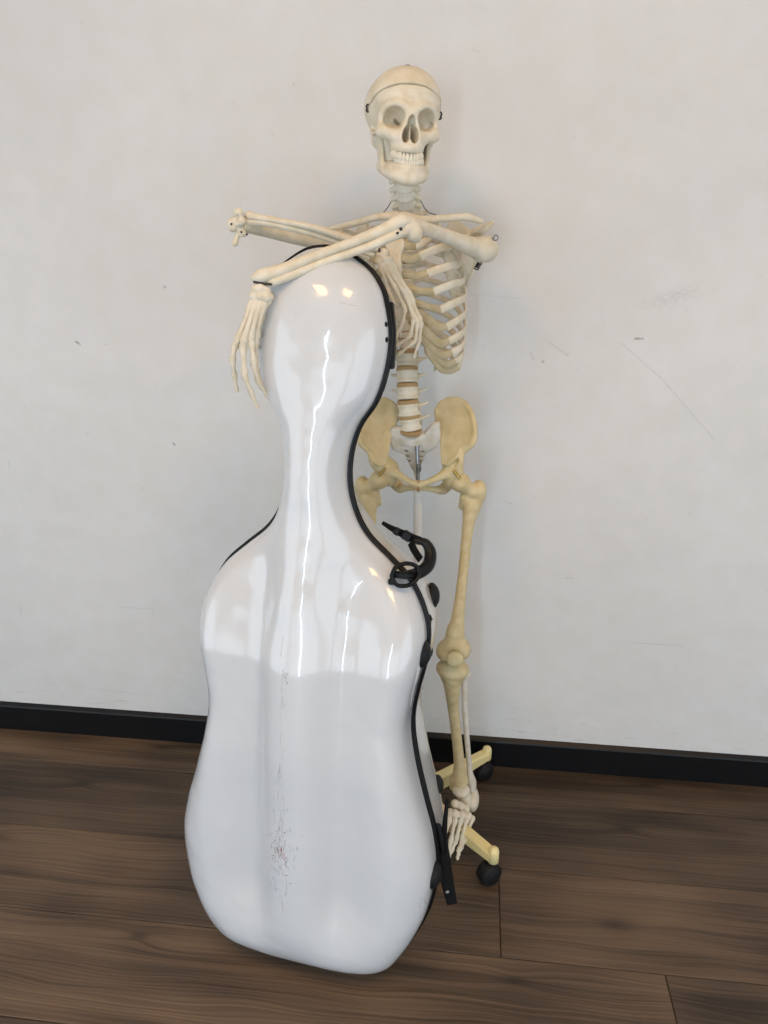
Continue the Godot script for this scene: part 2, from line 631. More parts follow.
const WALL_PX := 445.0   # texture pixels per metre of the back wall
func wall_textures() -> void:
	var w := int((X1 - X0) * WALL_PX)
	var h := int(H * WALL_PX)
	var a := noise(21, 0.006, 4).get_image(w / 2, h / 2)
	var b := noise(22, 0.05, 3).get_image(w / 2, h / 2)
	var da := a.get_data()
	var db := b.get_data()
	var n := da.size()
	var out := PackedByteArray()
	out.resize(n * 3)
	var base := Color(0.862, 0.856, 0.845)
	for i in n:
		var f := 1.0 + (da[i] - 128) * 0.00013 + (db[i] - 128) * 0.00008
		out[i * 3] = int(clampf(base.r * f, 0, 1) * 255.0)
		out[i * 3 + 1] = int(clampf(base.g * f, 0, 1) * 255.0)
		out[i * 3 + 2] = int(clampf(base.b * f * (1.0 + (db[i] - 128) * 0.00008), 0, 1) * 255.0)
	var im := Image.create_from_data(w / 2, h / 2, false, Image.FORMAT_RGB8, out)
	im.resize(w, h, Image.INTERPOLATE_BILINEAR)
	var r := RandomNumberGenerator.new()
	r.seed = 5
	var mark := func(x0: float, y0: float, x1: float, y1: float, c: Color, al: float, wd: int) -> void:
		var p := Vector2((x0 - X0) * WALL_PX, h - y0 * WALL_PX)
		var q := Vector2((x1 - X0) * WALL_PX, h - y1 * WALL_PX)
		var m := int(maxf(1.0, p.distance_to(q)))
		for i in m + 1:
			var s := p.lerp(q, float(i) / m)
			for dx in wd:
				for dy in wd:
					var x := int(s.x) + dx
					var y := int(s.y) + dy
					if x >= 0 and y >= 0 and x < w and y < h:
						im.set_pixel(x, y, im.get_pixel(x, y).lerp(c, al * r.randf_range(0.4, 1.0)))
	var dk := Color(0.42, 0.41, 0.4)
	# scratches, chips and rubbed spots where the wall has them
	for s in WALL_MARKS: mark.call(s[0].x, s[0].y, s[1].x, s[1].y, dk, s[2] * 0.62, s[3])
	for i in 90:
		var x := r.randf_range(-1.4, 1.0)
		var y := r.randf_range(0.1, 1.8)
		mark.call(x, y, x + r.randfn(0, 0.006), y + r.randfn(0, 0.003), dk, r.randf_range(0.04, 0.17), 1)
	# a wiped smudge
	for i in 400:
		var x: float = SMUDGE.x + r.randfn(0, 0.03)
		var y: float = SMUDGE.y + r.randfn(0, 0.010) + (x - SMUDGE.x) * 0.25
		mark.call(x, y, x + 0.006, y + 0.001, Color(0.55, 0.54, 0.53), 0.045, 1)
	# scuffs above the skirting
	for i in 160:
		var x := r.randf_range(-1.3, 0.9)
		var y := 0.09 + absf(r.randfn(0, 0.035))
		mark.call(x, y, x + r.randfn(0, 0.02), y + r.randfn(0, 0.002), dk, r.randf_range(0.04, 0.16), 1)
	M.wall.albedo_texture = ImageTexture.create_from_image(im)
	var bm := noise(31, 0.035, 4).get_seamless_image(512, 512)
	bm.convert(Image.FORMAT_RGBA8)
	bm.bump_map_to_normal_map(2.0)
	M.wall.normal_enabled = true
	M.wall.normal_texture = ImageTexture.create_from_image(bm)
	M.wall.normal_scale = 0.25

var WALL_MARKS := [
	[Vector3(0.1567, 1.1275, 0.0000), Vector3(0.1999, 1.0979, 0.0000), 0.3, 1], [Vector3(0.3100, 1.1279, 0.0000), Vector3(0.4029, 1.0540, 0.0000), 0.28, 1], [Vector3(0.4029, 1.0540, 0.0000), Vector3(0.5360, 0.9184, 0.0000), 0.28, 1],
	[Vector3(0.3382, 1.1390, 0.0000), Vector3(0.3531, 1.1371, 0.0000), 0.6, 2], [Vector3(0.1193, 1.1051, 0.0000), Vector3(0.1270, 1.0877, 0.0000), 0.45, 1], [Vector3(0.1445, 1.0859, 0.0000), Vector3(0.1469, 1.0837, 0.0000), 0.5, 2],
	[Vector3(0.2390, 0.5625, 0.0000), Vector3(0.2580, 0.5635, 0.0000), 0.45, 1], [Vector3(0.4137, 0.3939, 0.0000), Vector3(0.5361, 0.3938, 0.0000), 0.3, 1], [Vector3(-0.9356, 1.1116, 0.0000), Vector3(-0.9267, 1.1048, 0.0000), 0.7, 2], [Vector3(-0.8652, 1.1035, 0.0000), Vector3(-0.8602, 1.1036, 0.0000), 0.5, 1],
	[Vector3(-0.7231, 0.8708, 0.0000), Vector3(-0.7185, 0.8659, 0.0000), 0.7, 2], [Vector3(-0.7073, 1.2379, 0.0000), Vector3(-0.7052, 1.2357, 0.0000), 0.6, 2], [Vector3(-0.9187, 0.4126, 0.0000), Vector3(-0.8215, 0.4126, 0.0000), 0.22, 1], [Vector3(-0.8215, 0.4126, 0.0000), Vector3(-0.8263, 0.3944, 0.0000), 0.22, 1],
	[Vector3(-1.0052, 0.1470, 0.0000), Vector3(-0.8453, 0.1432, 0.0000), 0.2, 1], [Vector3(-1.1983, 0.4016, 0.0000), Vector3(-1.2008, 0.3709, 0.0000), 0.3, 1], [Vector3(-0.9432, 0.8865, 0.0000), Vector3(-0.9302, 0.8869, 0.0000), 0.3, 1], [Vector3(-0.8128, 0.7518, 0.0000), Vector3(-0.8161, 0.7464, 0.0000), 0.45, 1],
	[Vector3(-0.7196, 0.5319, 0.0000), Vector3(-0.7014, 0.4957, 0.0000), 0.15, 1], [Vector3(0.0841, 0.7525, 0.0000), Vector3(0.1007, 0.7482, 0.0000), 0.4, 1], [Vector3(0.2275, 0.4325, 0.0000), Vector3(0.2326, 0.4300, 0.0000), 0.5, 1], [Vector3(-1.1578, 0.8125, 0.0000), Vector3(-1.1599, 0.7861, 0.0000), 0.25, 1],
	[Vector3(0.2611, 1.1967, 0.0000), Vector3(0.2735, 1.1549, 0.0000), 0.1, 1], [Vector3(-0.0168, 1.2250, 0.0000), Vector3(0.1438, 1.2162, 0.0000), 0.1, 1], [Vector3(-0.3907, 1.6356, 0.0000), Vector3(-0.3888, 1.6320, 0.0000), 0.5, 1],
]
var SMUDGE := Vector3(0.4027, 1.2230, 0.0000)

func wood(i: int) -> StandardMaterial3D:
	var W := 864
	var Hh := 160
	var n1 := noise(100 + i, 0.010, 4)
	var n2 := noise(200 + i, 0.03, 3)
	var n3 := noise(300 + i, 0.0035, 2)
	var r := RandomNumberGenerator.new()
	r.seed = 900 + i
	var knots := []
	for k in 2 + i % 2: knots.append([r.randf_range(80, W - 80), r.randf_range(25, Hh - 25), r.randf_range(6, 13)])
	var tone := [1.0, 0.9, 1.07, 0.95, 1.03, 0.87][i] as float
	var dark := Color(0.235, 0.19, 0.152) * tone
	var mid := Color(0.365, 0.298, 0.238) * tone
	var light := Color(0.455, 0.372, 0.292) * tone
	var col := PackedByteArray()
	col.resize(W * Hh * 3)
	var hgt := PackedByteArray()
	hgt.resize(W * Hh)
	for y in Hh:
		for x in W:
			var dy := float(y)
			var kd := 0.0
			for k in knots:
				var ex: float = (x - k[0]) / (k[2] * 2.2)
				var ey: float = (y - k[1]) / k[2]
				var q := ex * ex + ey * ey
				var g := exp(-q * 0.35)
				dy += g * ey * k[2] * 1.1
				kd = maxf(kd, exp(-q * 1.2))
			var warp := n3.get_noise_2d(x, dy * 3.0) * 9.0
			var grain := n2.get_noise_2d(x * 0.06, (dy + warp) * 6.0)
			var band := n1.get_noise_2d(x * 0.13, (dy + warp) * 1.9)
			var big := n3.get_noise_2d(x * 0.9 + 500.0, dy * 1.6)
			var f := clampf(0.5 + band * 0.45 + grain * 0.38 + big * 0.42, 0.0, 1.0)
			var c := dark.lerp(mid, minf(f * 2.0, 1.0)).lerp(light, maxf(f * 2.0 - 1.0, 0.0))
			c = c.lerp(dark * 0.6, kd * 0.5)
			var o := y * W + x
			col[o * 3] = int(clampf(c.r, 0, 1) * 255.0); col[o * 3 + 1] = int(clampf(c.g, 0, 1) * 255.0); col[o * 3 + 2] = int(clampf(c.b, 0, 1) * 255.0)
			hgt[o] = int(clampf(0.5 + grain * 0.5 + band * 0.2, 0, 1) * 255.0)
	var m := mat(Color.WHITE, 0.5, 0.4)
	m.albedo_texture = ImageTexture.create_from_image(Image.create_from_data(W, Hh, false, Image.FORMAT_RGB8, col))
	var im := Image.create_from_data(W, Hh, false, Image.FORMAT_L8, hgt)
	im.convert(Image.FORMAT_RGBA8)
	im.bump_map_to_normal_map(1.5)
	m.normal_enabled = true
	m.normal_texture = ImageTexture.create_from_image(im)
	m.normal_scale = 0.35
	return m

# =====================================================================  the room
func wall_part(called: String, c: Vector3, s: Vector3, m: Material, label: String) -> MeshInstance3D:
	var o := put(called, box_mesh(s, 0.0), m, self)
	o.position = c
	struct(o, label, "wall" if called.begins_with("wall") else called.get_slice("_", 0))
	return o

func build_room() -> void:
	var T := 0.16
	# floor: dark slab with single planks laid on it
	var fl := wall_part("floor", Vector3((X0 + X1) * 0.5, -0.062, Z1 * 0.5), Vector3(X1 - X0 + 2 * T, 0.1, Z1 + 2 * T), M.subfloor, "dark brown wood plank floor laid along the wall")
	var PW := 0.2300
	var PL := 1.38
	var zs := 0.1319 - PW
	var row := 0
	var shared := {}
	while zs < Z1:
		var z0 := maxf(zs, 0.0)
		var z1 := minf(zs + PW, Z1)
		# a joint of each row falls here
		var j := [-0.52, 0.78, 0.1000, 0.4169][row] as float if row < 4 else rng.randf_range(-0.7, 0.7)
		var x := j
		while x > X0: x -= PL
		while x < X1:
			var a := maxf(x, X0)
			var b := minf(x + PL, X1)
			if b - a > 0.02:
				var gap := 0.0014
				var key := "%.3f %.3f" % [b - a, z1 - z0]
				if not shared.has(key): shared[key] = box_mesh(Vector3(b - a - gap, 0.012, z1 - z0 - gap), 0.0014)
				var p := put("plank", shared[key], M.wood[rng.randi() % 6], fl)
				p.position = Vector3((a + b) * 0.5, -0.006, (z0 + z1) * 0.5) - fl.position
				if rng.randf() < 0.5: p.rotation.y = PI
			x += PL
		zs += PW
		row += 1
	# back wall, one plane with its own texture space
	var bw := MeshInstance3D.new()
	var st := SurfaceTool.new()
	st.begin(Mesh.PRIMITIVE_TRIANGLES)
	add_box(st, Vector3.ZERO, Vector3(X1 - X0, H, T), 0.0)
	var bm := st.commit()
	bw = put("wall_back", flip_v(bm), M.wall, self)
	bw.position = Vector3((X0 + X1) * 0.5, H * 0.5, -T * 0.5)
	struct(bw, "off-white painted plaster wall with faint scratches and smudges", "wall")
	# skirting
	var bs := MeshInstance3D.new()
	var prof := [Vector2(0, 0), Vector2(0.012, 0), Vector2(0.012, 0.076), Vector2(0.010, 0.0795), Vector2(0.002, 0.0865), Vector2(0, 0.0865)]
	bs = put("baseboard_back", extrude_x(prof, X0, X1), M.board, self)
	struct(bs, "black skirting board with a bevelled top along the white wall", "baseboard")
	wall_part("ceiling", Vector3((X0 + X1) * 0.5, H + 0.08, Z1 * 0.5), Vector3(X1 - X0 + 2 * T, T, Z1 + 2 * T), M.ceiling, "plain white ceiling above the room")
	# walls with window openings
	opening_wall("wall_left", "x", X0, 0.0, Z1, [WINDOWS[3]], "plain white wall pierced by one wide window opening, left of the case")
	opening_wall("wall_right", "x", X1, 0.0, Z1, [WINDOWS[4]], "plain white wall pierced by one wide window opening, right of the skeleton")
	opening_wall("wall_front", "z", Z1, X0, X1, [WINDOWS[0], WINDOWS[1], WINDOWS[2]], "plain white wall pierced by three tall window openings")
	var k := 0
	for w in WINDOWS:
		k += 1
		window(w, k)
	# two ceiling lamps
	ceiling_lamp(Vector3(-0.75, H, 1.8), "square warm white ceiling panel lamp over the white case")
	ceiling_lamp(Vector3(0.65, H, 1.8), "square warm white ceiling panel lamp over the bare floor right of the case")

func ceiling_lamp(at: Vector3, label: String) -> void:
	var lamp := thing("ceiling_lamp", label, "lamp", at)
	lamp.set_meta("group", "ceiling panel lamps")
	for q in [-1.0, 1.0]:
		put("frame_bar", box_mesh(Vector3(0.6, 0.05, 0.03), 0.004), M.frame, lamp).position = Vector3(0, -0.025, q * 0.285)
		put("frame_bar", box_mesh(Vector3(0.03, 0.05, 0.54), 0.004), M.frame, lamp).position = Vector3(q * 0.285, -0.025, 0)
	put("diffuser", box_mesh(Vector3(0.54, 0.012, 0.54), 0.0), M.lamp, lamp).position = Vector3(0, -0.03, 0)
	var al := AreaLight3D.new()
	al.name = "lamp_light"
	al.area_size = Vector2(0.52, 0.52)
	al.light_color = Color(1.0, 0.75, 0.42)
	al.light_energy = 1.35
	al.area_range = 12.0
	al.shadow_enabled = true
	lamp.add_child(al)
	al.position = Vector3(0, -0.055, 0)
	al.rotation = Vector3(-PI / 2, 0, 0)

func flip_v(m: ArrayMesh) -> ArrayMesh:
	var a := m.surface_get_arrays(0)
	var uv: PackedVector2Array = a[Mesh.ARRAY_TEX_UV]
	for i in uv.size(): uv[i].y = 1.0 - uv[i].y
	a[Mesh.ARRAY_TEX_UV] = uv
	var o := ArrayMesh.new()
	o.add_surface_from_arrays(Mesh.PRIMITIVE_TRIANGLES, a)
	return o

func extrude_x(prof: Array, x0: float, x1: float) -> ArrayMesh:   # profile of (z, y)
	var st := SurfaceTool.new()
	st.begin(Mesh.PRIMITIVE_TRIANGLES)
	st.set_smooth_group(-1)
	var n := prof.size()
	for i in n:
		var p: Vector2 = prof[i]
		var q: Vector2 = prof[(i + 1) % n]
		var A := Vector3(x0, p.y, p.x)
		var B := Vector3(x1, p.y, p.x)
		var C := Vector3(x1, q.y, q.x)
		var D := Vector3(x0, q.y, q.x)
		for v in [A, C, B, A, D, C]: st.add_vertex(v)
	for i in range(1, n - 1):
		for e in [x0, x1]:
			var tri := [prof[0], prof[i], prof[i + 1]]
			if e == x1: tri.reverse()
			for v in tri: st.add_vertex(Vector3(e, v.y, v.x))
	st.generate_normals()
	return st.commit()

func opening_wall(called: String, side: String, at: float, lo: float, hi: float, ws: Array, label: String) -> void:
	var T := 0.16
	var st := SurfaceTool.new()
	st.begin(Mesh.PRIMITIVE_TRIANGLES)
	var sg := -1.0 if at < 0 else 1.0
	var piece := func(a: float, b: float, y0: float, y1: float) -> void:
		if side == "z": add_box(st, Vector3((a + b) * 0.5, (y0 + y1) * 0.5, at + sg * T * 0.5), Vector3(b - a, y1 - y0, T), 0.0)
		else: add_box(st, Vector3(at + sg * T * 0.5, (y0 + y1) * 0.5, (a + b) * 0.5), Vector3(T, y1 - y0, b - a), 0.0)
	var x := lo
	for w in ws:
		var c: float = w.p.x if side == "z" else w.p.z
		var a: float = c - w.w * 0.5
		var b: float = c + w.w * 0.5
		piece.call(x, a, 0.0, H)
		piece.call(a, b, 0.0, w.p.y - w.h * 0.5)
		piece.call(a, b, w.p.y + w.h * 0.5, H)
		x = b
	piece.call(x, hi, 0.0, H)
	var o := put(called, st.commit(), M.plain_wall, self)
	struct(o, label, "wall")

func window(w: Dictionary, k: int) -> void:
	var o := Node3D.new()
	o.name = "window_%d" % k
	add_child(o)
	o.position = w.p - w.n * 0.08
	o.rotation.y = atan2(w.n.x, w.n.z)
	struct(o, ["white framed window with a drawn white blind, narrower one of the far wall", "slim tall clear window between two blinded windows", "broad white framed window with a drawn white blind in the far wall", "wide white framed window with a drawn white blind, beside the case", "wide white framed window with a drawn white blind, beside the skeleton"][k - 1], "window")
	var f := 0.05 if w.w > 0.5 else 0.02
	for s in [-1.0, 1.0]:
		put("jamb", box_mesh(Vector3(f, w.h, 0.06), 0.004), M.frame, o).position = Vector3(s * (w.w - f) * 0.5, 0, 0)
		put("rail", box_mesh(Vector3(w.w - 2 * f, f, 0.06), 0.004), M.frame, o).position = Vector3(0, s * (w.h - f) * 0.5, 0)
	put("pane", box_mesh(Vector3(w.w - 2 * f, w.h - 2 * f, 0.006), 0.0), M.glass, o)
	if w.blind: put("blind", box_mesh(Vector3(w.w - 0.02, w.h - 0.02, 0.002), 0.0), M.blind, o).position = Vector3(0, 0, 0.06)

# =====================================================================  the cello case
const K := 0.955
const V0 := 0.045
var OUT := PackedVector3Array()   # right half of the seam: (half width, height) from the top to the bottom, metres times K
var DL := [[1.362, 0.075], [1.25, 0.085], [1.1, 0.088], [0.95, 0.095], [0.87, 0.090], [0.80, 0.094], [0.70, 0.114], [0.62, 0.13], [0.45, 0.13], [0.3, 0.12], [0.1, 0.113], [-0.045, 0.108]]
var NL := [[1.362, 2.1], [1.1, 2.1], [0.95, 2.4], [0.88, 2.2], [0.82, 2.2], [0.75, 3.0], [0.66, 4.0], [0.4, 4.0], [0.25, 3.6], [-0.045, 3.4]]
var DB := [[1.362, 0.055], [1.1, 0.055], [1.0, 0.05], [0.93, 0.07], [0.86, 0.125], [0.75, 0.175], [0.6, 0.19], [0.3, 0.195], [-0.045, 0.18]]
var NB := [[1.362, 2.6], [1.0, 2.6], [0.85, 3.0], [0.7, 4.0], [-0.045, 4.0]]
var bump_noise: FastNoiseLite

func table(T: Array, v: float) -> float:
	if v >= T[0][0]: return T[0][1]
	for i in T.size() - 1:
		if v >= T[i + 1][0]:
			var f: float = (v - T[i + 1][0]) / (T[i][0] - T[i + 1][0])
			f = f * f * (3.0 - 2.0 * f) * 0.5 + f * 0.5
			return lerpf(T[i + 1][1], T[i][1], f)
	return T[-1][1]

# a point of the shell in case units: v height, W half width there, th -90..90 degrees from the left to the right rim
func shell_point(v: float, W: float, th: float, back: bool) -> Vector3:
	var d := table(DB if back else DL, v)
	var n := table(NB if back else NL, v)
	if v > 1.2: d *= pow(maxf(0.0, 1.0 - pow((v - 1.2) / 0.148, 2.4)), 1.0 / 2.4)
	if v < 0.12 and not back: d *= pow(maxf(0.0, 1.0 - pow((0.12 - v) / 0.165, 2.8)), 1.0 / 2.8)
	if v < 0.12 and back: d *= pow(maxf(0.0, 1.0 - pow((0.12 - v) / 0.165, 2.2)), 1.0 / 2.2)
	var s := sin(th)
	var c := maxf(cos(th), 0.0)
	var u := W * signf(s) * pow(absf(s), 2.0 / n)
	var w := d * pow(c, 2.0 / n)
	if not back:
		# a raised spine runs down the middle from the neck; shallow hollows lie beside it
		var open := smoothstep(-0.02, 0.16, v) * (1.0 - smoothstep(0.74, 0.92, v))
		var edge := smoothstep(0.0, 0.5, c)
		var au := absf(u)
		w -= 0.034 * open * edge * smoothstep(0.02, 0.085, au) * (1.0 - smoothstep(0.095, 0.20, au) * 0.8)
		w += 0.012 * open * edge * exp(-pow(au / 0.028, 2.0))
		w += bump_noise.get_noise_2d(u * 100.0, v * 100.0) * 0.0009 * edge
	return Vector3(u, v, w)

func shell_mesh(back: bool) -> ArrayMesh:
	var nt := 72
	var V := PackedVector3Array()
	var UV := PackedVector2Array()
	var I := PackedInt32Array()
	for p in OUT:
		for j in nt + 1:
			var th := (float(j) / nt - 0.5) * PI
			var q := shell_point(p.y, p.x, th, back)
			V.append(Vector3(q.x, q.y + V0, -q.z if back else q.z) * K)
			UV.append(Vector2(q.x * K / 0.56 + 0.5, 1.0 - (q.y + V0) * K / 1.36))
	var N := PackedVector3Array()
	N.resize(V.size())
	var rows := OUT.size()
	for i in rows - 1:
		for j in nt:
			var a := i * (nt + 1) + j
			var b := a + 1
			var c := a + nt + 2
			var d := a + nt + 1
			var t := [a, b, c, a, c, d]
			if back: t = [a, c, b, a, d, c]
			for e in [0, 3]:
				var fn := -(V[t[e + 1]] - V[t[e]]).cross(V[t[e + 2]] - V[t[e]])
				for x in 3: N[t[e + x]] += fn
			I.append_array(PackedInt32Array(t))
	for i in N.size():
		if N[i].length() < 1e-12: N[i] = Vector3(0, 1.0 if i < V.size() / 2 else -1.0, 0.3)
		N[i] = N[i].normalized()
	return array_mesh(V, N, I, UV)

func surface(v: float, w: float, side: float, back: bool) -> Array:   # [point, normal] in metres on the shell
	var W := 0.0
	for i in OUT.size() - 1:
		if OUT[i].y >= v and OUT[i + 1].y <= v:
			W = lerpf(OUT[i].x, OUT[i + 1].x, (OUT[i].y - v) / maxf(OUT[i].y - OUT[i + 1].y, 1e-6))
	var d := table(DB if back else DL, v)
	var n := table(NB if back else NL, v)
	var th := acos(clampf(pow(w / d, n * 0.5), 0, 1)) * side
	var at := func(vv: float, tt: float) -> Vector3:
		var q := shell_point(vv, W, tt, back)
		return Vector3(q.x, q.y + V0, -q.z if back else q.z) * K
	var p: Vector3 = at.call(v, th)
	var t1: Vector3 = at.call(v, th + 0.02) - at.call(v, th - 0.02)
	var nn := Vector3(absf(t1.z), 0, absf(t1.x)).normalized()
	return [p, Vector3(nn.x * side, 0, nn.z * (-1.0 if back else 1.0))]

func build_case() -> void:
	var tab := [[0, 1.348], [.024, 1.345], [.047, 1.335], [.08, 1.312], [.0985, 1.289], [.110, 1.263], [.121, 1.205], [.116, 1.146], [.100, 1.093], [.072, 1.048], [.058, 1.002], [.0555, .947], [.069, .893], [.095, .849], [.139, .81], [.178, .773], [.203, .729], [.216, .683], [.214, .624], [.202, .563], [.196, .501], [.207, .431], [.229, .351], [.250, .282], [.261, .21], [.253, .13], [.233, .07], [.209, .02], [.192, -.008], [.172, -.025], [.148, -.037], [.12, -.043], [.06, -.045], [0, -.045]]
	var P := []
	for t in tab: P.append(Vector3(t[0], t[1], 0))
	OUT = spline(P, 7)
	bump_noise = noise(55, 0.19, 2)
	var root := thing("cello_case", "glossy white hard-shell cello case standing upright with black rim and scuffed front", "instrument case", Vector3(-0.2837, 0.0192, 0.6253))
	root.basis = Basis(Vector3(0.9877, 0.0000, 0.1564), Vector3(0.0245, 0.9877, -0.1545), Vector3(-0.1545, 0.1564, 0.9755))
	var lid := put("lid", shell_mesh(false), M.lid, root)
	lid.set_meta("label", "white lacquered front lid with grey scuffs and a spot of red ink")
	put("back_shell", shell_mesh(true), M.shell, root)
	# two black rims meeting at the seam
	for s in [[0.0042, "lid_rim"], [-0.0046, "shell_rim"]]:
		var path := PackedVector3Array()
		for p in OUT: path.append(Vector3(p.x + 0.001, p.y + V0, s[0] / K) * K)
		for i in range(OUT.size() - 2, -1, -1): path.append(Vector3(-OUT[i].x - 0.001, OUT[i].y + V0, s[0] / K) * K)
		put(s[1], sweep(path, [Vector2(0.0046, 0.0042)], Vector3(0, 0, 1), 10, true, 0.6), M.black, root)
	# round rubber bumpers
	for b in [[0.645, 0.022, 1.0, false, 0.025], [0.715, 0.10, 1.0, true, 0.026], [0.575, 0.028, -1.0, false, 0.022], [0.20, 0.02, 1.0, false, 0.026], [0.31, 0.11, 1.0, true, 0.02], [0.505, 0.14, 1.0, true, 0.010], [0.59, 0.13, 1.0, true, 0.016]]:
		var sp := surface(b[0], b[1], b[2], b[3])
		var r: float = b[4]
		var o := put("bumper", lathe([Vector2(0, r * 0.5), Vector2(r * 0.35, r * 0.46), Vector2(r * 0.7, r * 0.3), Vector2(r * 0.93, r * 0.08), Vector2(r, -r * 0.1), Vector2(r * 0.95, -r * 0.3), Vector2(0, -r * 0.3)], 24), M.rubber, root)
		var y: Vector3 = sp[1]
		var x := y.cross(Vector3(0, 0.1, 1)).normalized()
		o.basis = Basis(x, y, x.cross(y))
		o.position = sp[0]
	# hinge plate and rivets beside the head
	put("hinge", sweep(spline([Vector3(0.1118, 1.2441, -0.0115), Vector3(0.1183, 1.1946, -0.0115), Vector3(0.1182, 1.1425, -0.0115)], 6), [Vector2(0.004, 0.008)], Vector3(0, 0, 1), 8, false, 0.5), M.black, root)
	for v in [1.222, 1.197]:
		var sp := surface(v, 0.016, 1.0, false)
		var rv := put("rivet", lathe([Vector2(0, 0.002), Vector2(0.003, 0.0016), Vector2(0.0046, 0.0), Vector2(0.0046, -0.006), Vector2(0, -0.006)], 12), M.black, root)
		var y: Vector3 = sp[1]
		var x := y.cross(Vector3(0, 0.1, 1)).normalized()
		rv.basis = Basis(x, y, x.cross(y))
		rv.position = sp[0]
	# carrying handle with its strap and buckle
	var hd := put("handle", sweep(spline([Vector3(0.1711, 0.8007, 0.0363), Vector3(0.1853, 0.7993, 0.0153), Vector3(0.1974, 0.8070, -0.0115), Vector3(0.1980, 0.8252, -0.0286), Vector3(0.1880, 0.8410, -0.0334), Vector3(0.1715, 0.8456, -0.0334)], 7), [Vector2(0.007, 0.010), Vector2(0.0105, 0.013), Vector2(0.0115, 0.0145), Vector2(0.0105, 0.013), Vector2(0.008, 0.011), Vector2(0.0055, 0.009)], Vector3(0, 0, 1), 14), M.leather, root)
	hd.set_meta("label", "black padded carrying handle")
	put("ring", sweep(spline([Vector3(0.1504, 0.8012, 0.0535), Vector3(0.1560, 0.8160, 0.0477), Vector3(0.1723, 0.8215, 0.0382), Vector3(0.1876, 0.8146, 0.0286), Vector3(0.1911, 0.7986, 0.0325), Vector3(0.1789, 0.7863, 0.0439), Vector3(0.1601, 0.7862, 0.0516), Vector3(0.1504, 0.8012, 0.0535)], 5), [Vector2(0.0038, 0.0042)], Vector3(0, 0, 1), 8, true), M.black, hd)
	put("strap", sweep(spline([Vector3(0.1770, 0.8444, -0.0334), Vector3(0.1605, 0.8489, -0.0334), Vector3(0.1439, 0.8544, -0.0334), Vector3(0.1253, 0.8616, -0.0334), Vector3(0.1083, 0.8699, -0.0334)], 5), [Vector2(0.0022, 0.0085), Vector2(0.0022, 0.0085), Vector2(0.0022, 0.008), Vector2(0.0022, 0.006), Vector2(0.002, 0.004)], Vector3(0.2, 1, 0.2), 8, false, 0.6), M.webbing, hd)
	var bk := put("buckle", box_mesh(Vector3(0.02, 0.017, 0.011), 0.003), M.black, hd)
	bk.position = Vector3(0.1536, 0.8514, -0.0315)
	bk.rotation.z = -0.45
	var bk2 := put("buckle", box_mesh(Vector3(0.014, 0.014, 0.010), 0.003), M.black, hd)
	bk2.position = Vector3(0.1351, 0.8576, -0.0315)
	bk2.rotation.z = -0.5
	put("strap", sweep(spline([Vector3(0.1621, 0.8402, -0.0287), Vector3(0.1703, 0.8308, -0.0191), Vector3(0.1839, 0.8185, -0.0095)], 4), [Vector2(0.0025, 0.008)], Vector3(0.7, 0.5, 0.4), 8, false, 0.6), M.webbing, hd)
	put("anchor", box_mesh(Vector3(0.011, 0.010, 0.010), 0.002), M.black, hd).position = Vector3(0.1489, 0.7893, 0.0458)
	put("anchor", box_mesh(Vector3(0.03, 0.012, 0.008), 0.002), M.black, hd).position = Vector3(0.1634, 0.8008, 0.0401)
	# latch by the upper bout
	put("latch", sweep(spline([Vector3(0.2051, 0.7150, -0.0115), Vector3(0.2054, 0.6906, -0.0124), Vector3(0.2056, 0.6572, -0.0115)], 4), [Vector2(0.005, 0.006), Vector2(0.004, 0.006), Vector2(0.005, 0.006)], Vector3(0, 0, 1), 10), M.black, root)
	put("latch_pin", sweep(PackedVector3Array([Vector3(0.2036, 0.7110, -0.0115), Vector3(0.2069, 0.7096, -0.0172)]), [Vector2(0.004, 0.004)], Vector3(0, 1, 0), 8), M.black, root)
	# lower latch with the hanging pull strap
	put("latch", sweep(spline([Vector3(0.2452, 0.3159, -0.0076), Vector3(0.2522, 0.2926, -0.0076), Vector3(0.2576, 0.2647, -0.0076)], 4), [Vector2(0.006, 0.006), Vector2(0.007, 0.008), Vector2(0.006, 0.007)], Vector3(0, 0, 1), 10), M.black, root)
	var ps := put("pull_strap", sweep(spline([Vector3(0.2532, 0.3496, -0.0430), Vector3(0.2556, 0.2921, -0.0191), Vector3(0.2602, 0.2528, -0.0076), Vector3(0.2691, 0.2113, -0.0038), Vector3(0.2813, 0.1655, -0.0038)], 6), [Vector2(0.002, 0.003), Vector2(0.0025, 0.006), Vector2(0.003, 0.0125), Vector2(0.003, 0.0125), Vector2(0.003, 0.010)], Vector3(1, 0, -0.28), 10, false, 0.5), M.webbing, root)
	put("snap", lathe([Vector2(0, 0.003), Vector2(0.003, 0.0024), Vector2(0.0045, 0), Vector2(0.0045, -0.003), Vector2(0, -0.003)], 12), M.steel, ps).transform = Transform3D(Basis(Vector3(1, 0, 0), Vector3(0, 0, 1), Vector3(0, -1, 0)), Vector3(0.2714, 0.1907, 0.0019))

